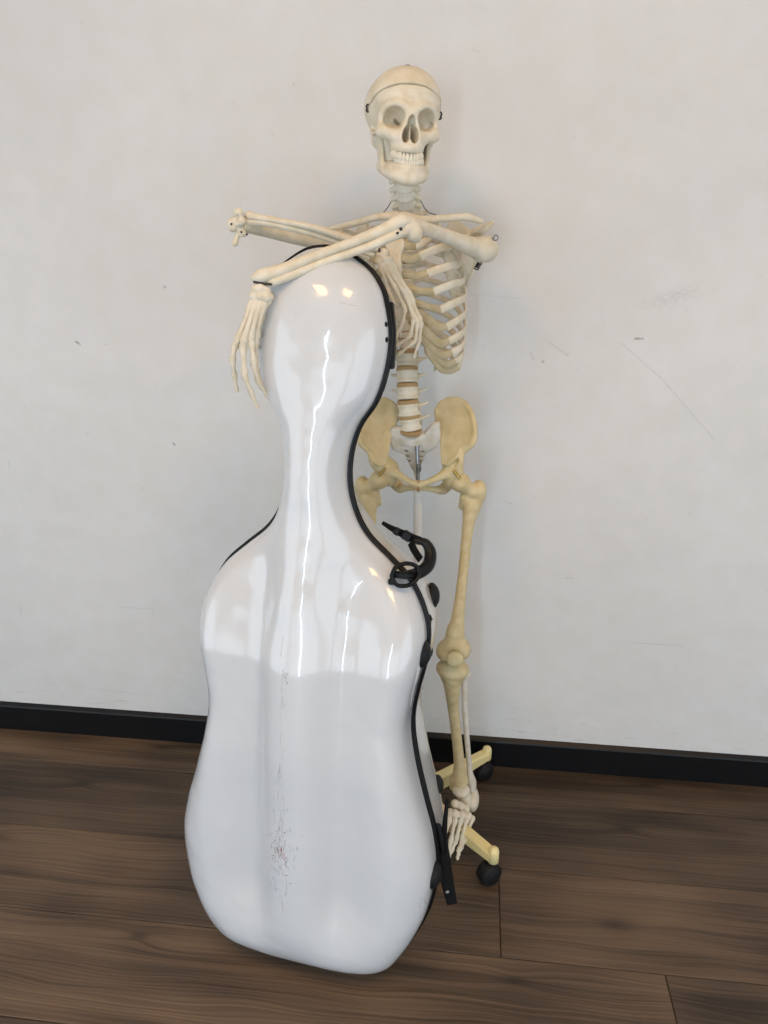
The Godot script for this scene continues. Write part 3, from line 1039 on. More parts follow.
# =====================================================================  the rolling stand
func build_stand() -> void:
	var c := Vector3(-0.1, 0, 0.222)
	var s := thing("skeleton_stand", "cream four-legged rolling stand with pole and black castors under the skeleton", "stand", c)
	put("pole", sweep(PackedVector3Array([Vector3(0, 0.08, -0.005), (Vector3(-0.1076, 0.8525, 0.2150) - c) * 0.5 + Vector3(0, 0.04, -0.003), Vector3(-0.1076, 0.8525, 0.2150) - c]), [Vector2(0.0095, 0.0095)], Vector3(0, 0, 1), 16), M.pole, s)
	put("rod", sweep(PackedVector3Array([Vector3(-0.1075, 0.8503, 0.2150) - c, Vector3(-0.1099, 0.9075, 0.2100) - c, Vector3(-0.1122, 0.9658, 0.2050) - c]), [Vector2(0.0042, 0.0042)], Vector3(0, 0, 1), 12), M.steel, s)
	put("collar", sweep(PackedVector3Array([Vector3(-0.1071, 0.8922, 0.2160) - c, Vector3(-0.1072, 0.8987, 0.2160) - c]), [Vector2(0.0062, 0.0062)], Vector3(0, 0, 1), 12), M.steel, s)
	put("hub", lathe([Vector2(0, 0.15), Vector2(0.018, 0.15), Vector2(0.022, 0.14), Vector2(0.03, 0.105), Vector2(0.034, 0.1), Vector2(0.034, 0.045), Vector2(0.03, 0.04), Vector2(0, 0.04)], 28), M.stand, s)
	var ends := [Vector3(0.082, 0, 0.398), Vector3(0.070, 0, 0.056), Vector3(-0.265, 0, 0.050), Vector3(-0.27, 0, 0.386)]
	for e in ends:
		var d: Vector3 = (e - c)
		var u := d.normalized()
		var arm := put("arm", beam_mesh(u * 0.02 + Vector3(0, 0.092, 0), d + Vector3(0, 0.082, 0), 0.026, 0.05, 0.026, 0.004), M.stand, s)
		var kn := put("end_cap", lathe([Vector2(0, 0.094), Vector2(0.007, 0.0925), Vector2(0.0105, 0.089), Vector2(0.012, 0.083), Vector2(0.012, 0.056), Vector2(0, 0.054)], 20), M.stand, arm)
		kn.position = d + u * 0.004
		var cw := put("caster", lathe([Vector2(0, 0.056), Vector2(0.006, 0.056), Vector2(0.006, 0.05), Vector2(0.012, 0.05), Vector2(0.012, 0.042), Vector2(0, 0.042)], 14), M.rubber, s)
		cw.position = d
		var wh := put("wheel", lathe([Vector2(0, 0.018), Vector2(0.012, 0.018), Vector2(0.014, 0.016), Vector2(0.022, 0.0165), Vector2(0.0258, 0.013), Vector2(0.0258, -0.013), Vector2(0.022, -0.0165), Vector2(0.014, -0.016), Vector2(0.012, -0.018), Vector2(0, -0.018)], 28), M.rubber, cw)
		wh.basis = Basis.from_euler(Vector3(0, 0.5 + e.x * 2.0, 0)) * Basis.from_euler(Vector3(PI / 2, 0, 0))
		wh.position = Vector3(-0.005, 0.026, 0.006)

# =====================================================================  the skeleton
var SK: Node3D
const PX := -0.103   # the pelvis is mirrored about this plane
var TC := Vector3(-0.1422, 1.2683, 0.2000)
var TR := Vector3(0.9945, 0.03, 0.10).normalized()   # across the chest, towards its left side

func mp(v: Vector3, s: int) -> Vector3:   # mirror about the middle of the pelvis
	return v if s > 0 else Vector3(2.0 * PX - v.x, v.y, v.z)
func mb(v: Vector3, s: int) -> Vector3:   # the same for the blades, which stand a little turned
	var n := Vector3(0.9926, 0, -0.1215)
	return v if s > 0 else v - 2.0 * (v - Vector3(-0.107, 0, 0.268)).dot(n) * n
func mt(v: Vector3, s: int) -> Vector3:   # mirror about the middle of the chest
	return v if s > 0 else v - 2.0 * (v - TC).dot(TR) * TR
func md(v: Vector3, s: int) -> Vector3:
	return v if s > 0 else v - 2.0 * v.dot(TR) * TR

func bone(called: String, mesh: Mesh, m: Material) -> MeshInstance3D:
	var o := put(called, mesh, m, SK)
	o.position = -SK.position
	return o

func build_skeleton() -> void:
	SK = thing("anatomical_skeleton", "cream life-size teaching skeleton with arms folded on the white case", "skeleton", Vector3(PX, 0, 0.23))
	build_skull()
	build_spine()
	build_chest()
	build_pelvis()
	for s in [1, -1]: build_leg(s)
	build_arms()

func sx(v: Vector3, s: float) -> Vector3: return Vector3(v.x * s, v.y, v.z)

func build_skull() -> void:
	# millimetres: x to the skull's left, y up, z out of the face
	var S := 0.00093
	var pos := Vector3(-0.1438, 1.5164, 0.2450)
	var bs := Basis.from_euler(Vector3(deg_to_rad(-3.0), deg_to_rad(17.0), deg_to_rad(-4.0)))
	var cr := []
	ell(cr, Vector3(0, 46, -14), Vector3(71, 64, 88), 10)
	ell(cr, Vector3(0, 58, 30), Vector3(54, 46, 44), 26)
	var cut_c := Vector3(0, 62, 60)
	var cut_n := Vector3(0, 1, -0.46).normalized()
	# the lifted cap
	var F := cr.duplicate()
	half_space(F, cut_c + cut_n * 2.2, -cut_n, 1.0)
	var cap_mesh := solid(F, 3.2, S)
	F = cr.duplicate()
	for s in [-1.0, 1.0]:
		chain(F, [sx(Vector3(8, 29, 79), s), sx(Vector3(24, 37, 76), s), sx(Vector3(42, 33, 65), s), sx(Vector3(51, 20, 53), s)], [7.5, 7.0, 6.5, 5.5], 8)
		ell(F, sx(Vector3(46, -6, 55), s), Vector3(14, 12, 12), 8)
		cap(F, sx(Vector3(20, -14, 66), s), sx(Vector3(43, -7, 58), s), 12, 11, 9)
		chain(F, [sx(Vector3(51, -2, 52), s), sx(Vector3(52, 12, 52), s), sx(Vector3(51, 24, 53), s)], [7, 5.5, 5.5], 5)
		chain(F, [sx(Vector3(52, -8, 48), s), sx(Vector3(57, -7, 24), s), sx(Vector3(58, -2, 4), s), sx(Vector3(54, 6, -10), s)], [6, 4.6, 4.4, 5], 7)
		ell(F, sx(Vector3(41, -10, -24), s), Vector3(11, 16, 13), 10)
	cap(F, Vector3(0, 33, 76), Vector3(0, 15, 86), 8, 6.5, 7)
	for s in [-1.0, 1.0]: chain(F, [sx(Vector3(5, 26, 78), s), sx(Vector3(11, 0, 78), s), sx(Vector3(15, -18, 74), s)], [6, 6, 8], 6)
	ell(F, Vector3(0, -18, 56), Vector3(34, 24, 26), 8)
	ell(F, Vector3(0, -34, 57), Vector3(30, 14, 26), 8)
	ell(F, Vector3(0, -34, 8), Vector3(40, 38, 30), 10)
	ell(F, Vector3(0, -6, -20), Vector3(50, 24, 62), 12)
	ell(F, Vector3(0, -8, 30), Vector3(40, 30, 34), 12)
	# eye sockets, nose opening, temples
	for s in [-1.0, 1.0]:
		ell(F, sx(Vector3(31, 15, 72), s), Vector3(20, 16.5, 24), 4, 1, Basis.from_euler(Vector3(0, 0.25 * s, -0.22 * s)))
		ell(F, sx(Vector3(27, 15, 56), s), Vector3(15, 13, 20), 5, 1)
		ell(F, sx(Vector3(18, 12, 40), s), Vector3(2.6, 9, 16), 2, 1, Basis.from_euler(Vector3(0, 0, -0.7 * s)))
		ell(F, sx(Vector3(74, 20, 40), s), Vector3(15, 30, 22), 12, 1)
		ell(F, sx(Vector3(7, -12, 80), s), Vector3(7.5, 14, 44), 3, 1, Basis.from_euler(Vector3(0, 0, 0.16 * s)))
		ell(F, sx(Vector3(58, -34, 34), s), Vector3(16, 22, 18), 8, 1)
	ell(F, Vector3(0, 4, 86), Vector3(6.5, 15, 30), 3, 1)
	plate(F, Vector3(0, -10, 62), Vector3(0, 0, 1), Vector3(0, 1, 0), poly([-14.0, -16.0, 14.0, -16.0, 10.0, 4.0, 14.0, 14.0, -14.0, 14.0]), 1.6, 0.8, Vector3.ZERO, 1.0)
	half_space(F, cut_c, cut_n, 1.2)
	var sk := put("skull", solid(F, 2.4, S), M.bone, SK)
	sk.transform = Transform3D(bs, pos - SK.position)
	put("skull_cap", cap_mesh, M.bone_cap, sk)
	# jaw
	F = []
	ell(F, Vector3(0, -83, 67), Vector3(20, 13, 12), 6)
	for s in [-1.0, 1.0]:
		chain(F, [sx(Vector3(8, -82, 69), s), sx(Vector3(26, -78, 56), s), sx(Vector3(36, -69, 28), s), sx(Vector3(42, -60, 6), s)], [12, 11, 10, 8.5], 8)
		chain(F, [sx(Vector3(0, -67, 74), s), sx(Vector3(14, -66, 70), s), sx(Vector3(24, -63, 56), s), sx(Vector3(30, -58, 34), s)], [7, 7, 7, 7], 8)
		shape(F, 3, sx(Vector3(44, -36, 8), s), Vector3(4.2, 32, 18), 8, 0, Basis.from_euler(Vector3(-0.12, 0, -0.10 * s)), 3.8)
		cap(F, sx(Vector3(50, -10, -6), s), sx(Vector3(51, 0, -8), s), 6, 6.5, 5)
		cap(F, sx(Vector3(48, -16, 22), s), sx(Vector3(48, -3, 22), s), 5, 3, 5)
	var jaw := put("jaw", solid(F, 2.4, S), M.bone, SK)
	jaw.transform = sk.transform
	jaw.position += bs.x * 0.0035
	# teeth, one by one
	var tooth := func(w: float, hh: float) -> ArrayMesh:
		return sweep(PackedVector3Array([Vector3(0, hh, 0), Vector3(0, hh * 0.4, 0.3) , Vector3(0, -hh * 0.5, 0.3), Vector3(0, -hh * 0.8, 0)]), [Vector2(w * 0.62, 2.6), Vector2(w * 0.9, 3.4), Vector2(w, 3.2), Vector2(w * 0.88, 2.0)], Vector3(0, 0, 1), 10, false, 0.7)
	var up := [4.1, 3.4, 3.7, 3.5, 3.4, 4.6, 4.4]
	var low := [2.8, 3.1, 3.5, 3.5, 3.6, 4.8, 4.6]
	for jw in 2:
		var ws: Array = low if jw else up
		var meshes := []
		for w in ws: meshes.append(scaled(tooth.call(w, 4.3 if jw == 0 else 4.0), S))
		for s in [-1.0, 1.0]:
			var arc := 0.0
			for i in 7:
				arc += ws[i]
				var a := arc / (34.0 if i < 3 else 40.0)
				var R := 29.0 if jw == 0 else 27.0
				var x := sin(minf(a, 1.45)) * R
				var z := 52.0 + cos(minf(a, 1.45)) * (30.0 if jw == 0 else 27.5) - maxf(a - 1.45, 0.0) * 30.0
				var lift := pow(x / 29.0, 2.0) * 6.5
				var o := put("tooth", meshes[i], M.tooth, jaw if jw else sk)
				o.position = sx(Vector3(x, (-50.0 if jw == 0 else -58.0) + lift, z), s) * S
				o.rotation.y = s * minf(a, 1.45)
				arc += ws[i]
	# screws and side hooks
	put("screw", scaled(lathe([Vector2(0, 7), Vector2(2.2, 6.5), Vector2(6.5, 5), Vector2(6.5, 3), Vector2(2.2, 2.6), Vector2(2.2, -5), Vector2(0, -5)], 14), S), M.dark_wire, sk).position = Vector3(4, 112, -4) * S
	for s in [-1.0, 1.0]:
		put("hook", scaled(sweep(spline([sx(Vector3(66, 44, 8), s), sx(Vector3(70.5, 42, 9), s), sx(Vector3(71.5, 38.5, 9), s), sx(Vector3(70, 36, 9), s), sx(Vector3(71.5, 33, 9), s), sx(Vector3(68, 31, 8), s)], 4), [Vector2(1.7, 1.7)], Vector3(0, 0, 1), 8), S), M.dark_wire, sk)

func scaled(m: ArrayMesh, s: float) -> ArrayMesh:
	var a := m.surface_get_arrays(0)
	var v: PackedVector3Array = a[Mesh.ARRAY_VERTEX]
	for i in v.size(): v[i] *= s
	a[Mesh.ARRAY_VERTEX] = v
	var o := ArrayMesh.new()
	o.add_surface_from_arrays(Mesh.PRIMITIVE_TRIANGLES, a)
	return o

func vertebra(kind: String) -> Array:   # [bone mesh, disc mesh]; metres, y up, z forward, origin in the middle of the body
	var F := []
	var D := []
	if kind == "lumbar":
		shape(F, 2, Vector3.ZERO, Vector3(0.0195, 0.0115, 0.0145), 0.003, 0, Basis.IDENTITY, 0.003)
		for y in [-0.0095, 0.0095]: shape(F, 2, Vector3(0, y, 0), Vector3(0.0222, 0.0026, 0.0168), 0.005, 0, Basis.IDENTITY, 0.002)
		for s in [-1.0, 1.0]:
			cap(F, Vector3(s * 0.013, 0.004, -0.014), Vector3(s * 0.015, 0.002, -0.028), 0.006, 0.006)
			cap(F, Vector3(s * 0.015, 0.003, -0.026), Vector3(s * 0.036, 0.008, -0.028), 0.005, 0.0028)
			cap(F, Vector3(s * 0.013, 0.016, -0.032), Vector3(s * 0.013, -0.018, -0.034), 0.0055, 0.005)
		plate(F, Vector3(0, -0.004, -0.048), Vector3(0, 0, 1), Vector3(0, 1, 0), poly([-0.018, -0.01, 0.016, -0.008, 0.018, 0.008, -0.018, 0.008]), 0.0034, 0.003)
		shape(D, 2, Vector3(0, 0.0155, 0.0005), Vector3(0.0218, 0.0046, 0.0166), 0.003, 0, Basis.IDENTITY, 0.0028)
	elif kind == "thoracic":
		shape(F, 2, Vector3.ZERO, Vector3(0.0145, 0.0085, 0.0125), 0.003, 0, Basis.IDENTITY, 0.002)
		for y in [-0.0068, 0.0068]: shape(F, 2, Vector3(0, y, 0), Vector3(0.0162, 0.0022, 0.0140), 0.004, 0, Basis.IDENTITY, 0.0015)
		for s in [-1.0, 1.0]:
			cap(F, Vector3(s * 0.010, 0.003, -0.011), Vector3(s * 0.012, 0.003, -0.022), 0.0045, 0.0045)
			cap(F, Vector3(s * 0.012, 0.003, -0.022), Vector3(s * 0.030, 0.007, -0.030), 0.0045, 0.0045)
		cap(F, Vector3(0, 0.0, -0.024), Vector3(0, -0.024, -0.046), 0.004, 0.003)
		cap(F, Vector3(-0.012, 0.003, -0.022), Vector3(0.012, 0.003, -0.022), 0.005, 0.005)
		shape(D, 2, Vector3(0, 0.0108, 0), Vector3(0.0157, 0.0024, 0.0136), 0.003, 0, Basis.IDENTITY, 0.0015)
	else:
		shape(F, 2, Vector3.ZERO, Vector3(0.0112, 0.0062, 0.0088), 0.003, 0, Basis.IDENTITY, 0.002)
		shape(F, 2, Vector3(0, -0.0045, 0.0005), Vector3(0.0122, 0.0022, 0.0095), 0.003, 0, Basis.IDENTITY, 0.0015)
		for s in [-1.0, 1.0]:
			cap(F, Vector3(s * 0.009, 0.001, -0.002), Vector3(s * 0.0225, -0.0035, -0.001), 0.0042, 0.0040, 0.004)
			cap(F, Vector3(s * 0.0125, 0.0045, -0.003), Vector3(s * 0.0125, -0.003, -0.003), 0.0034, 0.003, 0.003)
			cap(F, Vector3(s * 0.014, 0.004, -0.013), Vector3(s * 0.014, -0.005, -0.013), 0.0055, 0.0055, 0.004)
			cap(F, Vector3(s * 0.014, 0, -0.014), Vector3(0, -0.002, -0.026), 0.004, 0.0035, 0.004)
		cap(F, Vector3(0, -0.002, -0.024), Vector3(0, -0.006, -0.036), 0.004, 0.0035, 0.004)
		shape(D, 2, Vector3(0, 0.0078, 0), Vector3(0.0112, 0.0022, 0.0088), 0.003, 0, Basis.IDENTITY, 0.0015)
	var cell := 0.0022 if kind == "lumbar" else (0.0019 if kind == "thoracic" else 0.0015)
	return [solid(F, cell), solid(D, cell * 0.8)]

func build_spine() -> void:
	var groups := [
		["cervical", "cervical_vertebra", 7, [Vector3(-0.1420, 1.4772, 0.2220), Vector3(-0.1405, 1.4472, 0.2260), Vector3(-0.1389, 1.4172, 0.2200), Vector3(-0.1365, 1.3884, 0.2020)], M.bone, M.cartilage],
		["thoracic", "thoracic_vertebra", 12, [Vector3(-0.1365, 1.3745, 0.1900), Vector3(-0.1377, 1.3221, 0.1700), Vector3(-0.1396, 1.2469, 0.1620), Vector3(-0.1383, 1.1798, 0.1680), Vector3(-0.1364, 1.1418, 0.1780)], M.bone, M.disc],
		["lumbar", "lumbar_vertebra", 5, [Vector3(-0.1353, 1.1134, 0.1870), Vector3(-0.1343, 1.0820, 0.1970), Vector3(-0.1322, 1.0506, 0.2070), Vector3(-0.1295, 1.0183, 0.2130), Vector3(-0.1250, 0.9887, 0.2140)], M.bone, M.disc],
	]
	for g in groups:
		var ms := vertebra(g[0])
		var c := spline(g[3], 12)
		var n: int = g[2]
		for i in n:
			var f := float(i) / (n - 1) * (c.size() - 1)
			var k := mini(int(f), c.size() - 2)
			var p := c[k].lerp(c[k + 1], f - k)
			var up := (c[k] - c[k + 1]).normalized()
			var x := up.cross(Vector3(-0.05, 0, 1)).normalized()
			if g[0] == "thoracic": x = up.cross(Vector3(-0.1, 0, 1)).normalized()
			var o := put(g[1], ms[0], g[4], SK)
			o.transform = Transform3D(Basis(x, up, x.cross(up)), p - SK.position)
			if g[0] == "cervical": o.scale = Vector3(1.12, 1.38, 1.1)
			if not (g[0] == "cervical" and i == 0): put("disc", ms[1], g[5], o)
	# nerve wires beside the neck
	for w in [[Vector3(-0.1533, 1.4344, 0.2150), Vector3(-0.1654, 1.4109, 0.2050), Vector3(-0.1821, 1.3904, 0.1900), Vector3(-0.1986, 1.3870, 0.1800)], [Vector3(-0.1258, 1.4342, 0.2150), Vector3(-0.1152, 1.4142, 0.2050), Vector3(-0.1010, 1.3920, 0.1900), Vector3(-0.0845, 1.3851, 0.1800)]]:
		bone("nerve_wire", sweep(spline(w, 5), [Vector2(0.0008, 0.0008)], Vector3(0, 0, 1), 6), M.dark_wire)
	# lowest disc and sacrum
	var F := []
	shape(F, 2, Vector3(-0.1236, 0.9739, 0.2170), Vector3(0.0222, 0.0052, 0.0172), 0.003, 0, Basis.from_euler(Vector3(0.25, 0, 0)), 0.003)
	bone("disc", solid(F, 0.002), M.disc)
	F = []
	shape(F, 2, Vector3(-0.1234, 0.9570, 0.2050), Vector3(0.024, 0.010, 0.018), 0.008, 0, Basis.from_euler(Vector3(0.4, 0, 0)), 0.003)
	plate(F, Vector3(-0.1205, 0.9451, 0.2000), Vector3(1.0000, 0.0000, -0.0000), Vector3(0.0000, 0.9062, 0.4229), poly([-0.0441, 0.0382, -0.0256, 0.0415, -0.0035, 0.0266, 0.0231, 0.0276, 0.0416, 0.0517, 0.0556, 0.0522, 0.0578, 0.0157, 0.0475, -0.0089, 0.0267, -0.0235, 0.0133, -0.0748, 0.0043, -0.0986, -0.0060, -0.0758, -0.0196, -0.0282, -0.0423, -0.0181, -0.0514, 0.0141]), 0.008, 0.005, Vector3(0, -1.5, 0), 0.008)
	for s in [-1.0, 1.0]:
		for i in 3:
			var p: Vector3 = Vector3(-0.1177, 0.9374, 0.1950)
			cap(F, p + Vector3(s * (0.017 - i * 0.003), -0.010 - i * 0.013, 0.02), p + Vector3(s * (0.017 - i * 0.003), -0.010 - i * 0.013, -0.03), 0.0032, 0.0032, 0.002, 1)
	bone("sacrum", solid(F, 0.0024), M.bone_pale)
	bone("tailbone", small_bone(Vector3(-0.1182, 0.8596, 0.1350), Vector3(-0.1146, 0.8440, 0.1500), 0.006), M.bone_pale)

func build_chest() -> void:
	var F := []
	plate(F, Vector3(-0.1484, 1.3053, 0.2920), Vector3(0.9968, -0.0000, 0.0797), Vector3(0.0095, 0.9929, -0.1184), poly([-0.0175, 0.0408, -0.0010, 0.0374, 0.0134, 0.0409, 0.0156, 0.0274, 0.0105, 0.0137, 0.0112, -0.0102, 0.0160, -0.0481, 0.0209, -0.0865, 0.0161, -0.1114, 0.0111, -0.1329, 0.0049, -0.1116, -0.0013, -0.0870, -0.0060, -0.0485, -0.0107, -0.0104, -0.0131, 0.0136, -0.0208, 0.0255]), 0.006, 0.004, Vector3(0, -0.4, 0), 0.006)
	bone("breastbone", solid(F, 0.0022), M.bone)
	var sp := spline([Vector3(-0.1365, 1.3745, 0.1900), Vector3(-0.1377, 1.3221, 0.1700), Vector3(-0.1396, 1.2469, 0.1620), Vector3(-0.1383, 1.1798, 0.1680), Vector3(-0.1364, 1.1418, 0.1780)], 12)
	# left ribs: side point, front point, end of bone; then the cartilage to the breastbone
	var side := [Vector3(-0.0791, 1.3604, 0.2000), Vector3(-0.0520, 1.3304, 0.2000), Vector3(-0.0378, 1.2982, 0.2000), Vector3(-0.0292, 1.2674, 0.2000), Vector3(-0.0243, 1.2379, 0.2000), Vector3(-0.0232, 1.2080, 0.2000), Vector3(-0.0222, 1.1790, 0.1950), Vector3(-0.0233, 1.1532, 0.1900), Vector3(-0.0246, 1.1285, 0.1820), Vector3(-0.0281, 1.1115, 0.1750), Vector3(-0.0468, 1.1049, 0.1500), Vector3(-0.0800, 1.1026, 0.1400)]
	var front := [Vector3(-0.0946, 1.3418, 0.2450), Vector3(-0.0720, 1.3283, 0.2520), Vector3(-0.0543, 1.2976, 0.2620), Vector3(-0.0460, 1.2663, 0.2650), Vector3(-0.0395, 1.2342, 0.2620), Vector3(-0.0332, 1.2024, 0.2520), Vector3(-0.0305, 1.1717, 0.2420), Vector3(-0.0299, 1.1457, 0.2320), Vector3(-0.0295, 1.1239, 0.2150), Vector3(-0.0295, 1.1088, 0.1950)]
	var tip := [Vector3(-0.1163, 1.3320, 0.2700), Vector3(-0.1061, 1.3154, 0.2820), Vector3(-0.0907, 1.2866, 0.2880), Vector3(-0.0792, 1.2546, 0.2880), Vector3(-0.0661, 1.2222, 0.2800), Vector3(-0.0545, 1.1896, 0.2700), Vector3(-0.0504, 1.1626, 0.2600), Vector3(-0.0445, 1.1403, 0.2480), Vector3(-0.0386, 1.1207, 0.2320), Vector3(-0.0329, 1.1054, 0.2100)]
	var cart := [
		[Vector3(-0.1277, 1.3324, 0.2850), Vector3(-0.1380, 1.3359, 0.2900)], [Vector3(-0.1216, 1.3088, 0.2900), Vector3(-0.1356, 1.3123, 0.2940)], [Vector3(-0.1119, 1.2816, 0.2930), Vector3(-0.1333, 1.2851, 0.2970)], [Vector3(-0.1041, 1.2558, 0.2950), Vector3(-0.1312, 1.2627, 0.2980)], [Vector3(-0.0894, 1.2274, 0.2900), Vector3(-0.1110, 1.2348, 0.2960), Vector3(-0.1310, 1.2418, 0.2980)],
		[Vector3(-0.0744, 1.1926, 0.2820), Vector3(-0.1037, 1.2149, 0.2920), Vector3(-0.1309, 1.2258, 0.2970)], [Vector3(-0.0686, 1.1603, 0.2720), Vector3(-0.0925, 1.1820, 0.2860), Vector3(-0.1145, 1.2078, 0.2930), Vector3(-0.1327, 1.2169, 0.2970)], [Vector3(-0.0611, 1.1359, 0.2580), Vector3(-0.0814, 1.1551, 0.2760), Vector3(-0.0998, 1.1820, 0.2870), Vector3(-0.1182, 1.2040, 0.2920)], [Vector3(-0.0536, 1.1163, 0.2420), Vector3(-0.0721, 1.1348, 0.2640), Vector3(-0.0887, 1.1591, 0.2790), Vector3(-0.1035, 1.1838, 0.2870)], [Vector3(-0.0481, 1.1013, 0.2220), Vector3(-0.0629, 1.1089, 0.2450), Vector3(-0.0776, 1.1312, 0.2660), Vector3(-0.0887, 1.1553, 0.2780)],
	]
	for s in [1, -1]:
		for i in 12:
			var f := float(i) / 11.0 * (sp.size() - 1)
			var k := mini(int(f), sp.size() - 2)
			var v := sp[k].lerp(sp[k + 1], f - k)
			var root := v + md(TR * 0.014 + Vector3(0, 0.004, -0.006), s)
			var L: float = (side[i] - v).dot(TR)
			var a1 := v + md(TR * 0.034 + Vector3(0, 0.004, -0.032), s)
			var a2: Vector3 = v + md(TR * (L * 0.72) + Vector3(0, -0.008 - 0.0012 * i, -0.042), s)
			var a3 := mt(side[i], s)
			var a25: Vector3 = a2.lerp(a3, 0.6) + md(TR * 0.008, s) + Vector3(0, 0, -0.01)
			var pts := [root, a1, a2, a25, a3]
			if i < 10: pts.append_array([mt(front[i], s), mt(tip[i], s)])
			else: pts.append(a3 + Vector3(0, -0.012, 0.035))
			var path := spline(pts, 7)
			var h := 0.0072 if i < 1 else 0.0068
			var R := [Vector2(0.0045, 0.0055), Vector2(0.004, 0.0055), Vector2(0.0034, 0.0062), Vector2(0.0032, h), Vector2(0.0032, h), Vector2(0.0034, 0.0074), Vector2(0.004, 0.0076)]
			if i > 9: R = [Vector2(0.0042, 0.005), Vector2(0.0032, 0.0056), Vector2(0.003, 0.0055), Vector2(0.0028, 0.0035)]
			var rib := bone("rib", sweep(path, R, Vector3.UP, 10, false, 0.75), M.bone)
			if i < 10:
				var cp := [mt(tip[i], s)]
				for c in cart[i]: cp.append(mt(c, s))
				var rc := put("cartilage", sweep(spline(cp, 7), [Vector2(0.0036, 0.0072), Vector2(0.0036, 0.0068 if i < 5 else 0.0092), Vector2(0.0036, 0.0068 if i < 5 else 0.0098)], Vector3.UP, 10, false, 0.75), M.cartilage, rib)
				rc.set_meta("label", "tan rib cartilage")
	# collar bones
	bone("collarbone", sweep(spline([Vector3(-0.1387, 1.3826, 0.2680), Vector3(-0.1007, 1.3768, 0.2720), Vector3(-0.0592, 1.3794, 0.2450), Vector3(-0.0274, 1.3813, 0.2150), Vector3(-0.0016, 1.3744, 0.1980)], 7), [Vector2(0.0085, 0.0085), Vector2(0.0062, 0.0066), Vector2(0.006, 0.0064), Vector2(0.0078, 0.0072), Vector2(0.0085, 0.005)], Vector3.UP, 12), M.bone)
	bone("collarbone", sweep(spline([Vector3(-0.1513, 1.3827, 0.2680), Vector3(-0.1832, 1.3810, 0.2720), Vector3(-0.2191, 1.3727, 0.2500), Vector3(-0.2512, 1.3657, 0.2250), Vector3(-0.2795, 1.3612, 0.2050)], 7), [Vector2(0.0085, 0.0085), Vector2(0.0062, 0.0062), Vector2(0.006, 0.006), Vector2(0.0076, 0.006), Vector2(0.0075, 0.0045)], Vector3.UP, 12), M.bone)
	# shoulder blades
	for s in [1, -1]:
		F = []
		var pl := [Vector3(-0.0338, 1.3027, 0.1350), Vector3(0.9243, 0.0000, -0.3818), Vector3(0.0192, 0.9987, 0.0464), poly([-0.0290, 0.0755, -0.0104, 0.0738, 0.0178, 0.0519, 0.0377, 0.0371, 0.0411, 0.0184, 0.0285, -0.0155, 0.0097, -0.0575, -0.0016, -0.0845, -0.0143, -0.0881, -0.0291, -0.0470, -0.0402, 0.0098, -0.0401, 0.0520])]
		var c: Vector3 = mt(pl[0], s)
		var X := md(pl[1], s)
		var Y := md(pl[2], s)
		if s < 0: X = -X
		var pg: PackedVector2Array = pl[3]
		if s < 0:
			for i in pg.size(): pg[i].x = -pg[i].x
		plate(F, c, X, Y, pg, 0.0032, 0.002, Vector3(0.8, 0.4, 0), 0.004)
		chain(F, [mt(Vector3(-0.0668, 1.3339, 0.1180), s), mt(Vector3(-0.0278, 1.3509, 0.1320), s), mt(Vector3(-0.0011, 1.3620, 0.1550), s), mt(Vector3(0.0172, 1.3692, 0.1850), s)], [0.003, 0.0045, 0.005, 0.0045], 0.006)
		chain(F, [mt(Vector3(0.0224, 1.3718, 0.2000), s), mt(Vector3(0.0048, 1.3568, 0.1780), s), mt(Vector3(-0.0198, 1.3511, 0.1500), s)], [0.0035, 0.0065, 0.004], 0.006)
		cap(F, mt(Vector3(0.0011, 1.3549, 0.1600), s), mt(Vector3(-0.0036, 1.3335, 0.1720), s), 0.005, 0.008, 0.006)
		ell(F, mt(Vector3(-0.0035, 1.3299, 0.1720), s), Vector3(0.009, 0.016, 0.010), 0.006)
		chain(F, [mt(Vector3(-0.0152, 1.3369, 0.1650), s), mt(Vector3(-0.0230, 1.3516, 0.1900), s), mt(Vector3(-0.0261, 1.3449, 0.2120), s)], [0.006, 0.0055, 0.005], 0.005)
		chain(F, [mt(Vector3(0.0009, 1.3152, 0.1650), s), mt(Vector3(-0.0166, 1.2697, 0.1480), s), mt(Vector3(-0.0389, 1.2181, 0.1300), s)], [0.005, 0.004, 0.0035], 0.005)
		bone("shoulder_blade", paired("blade", F, 0.0024, s, true), M.bone)

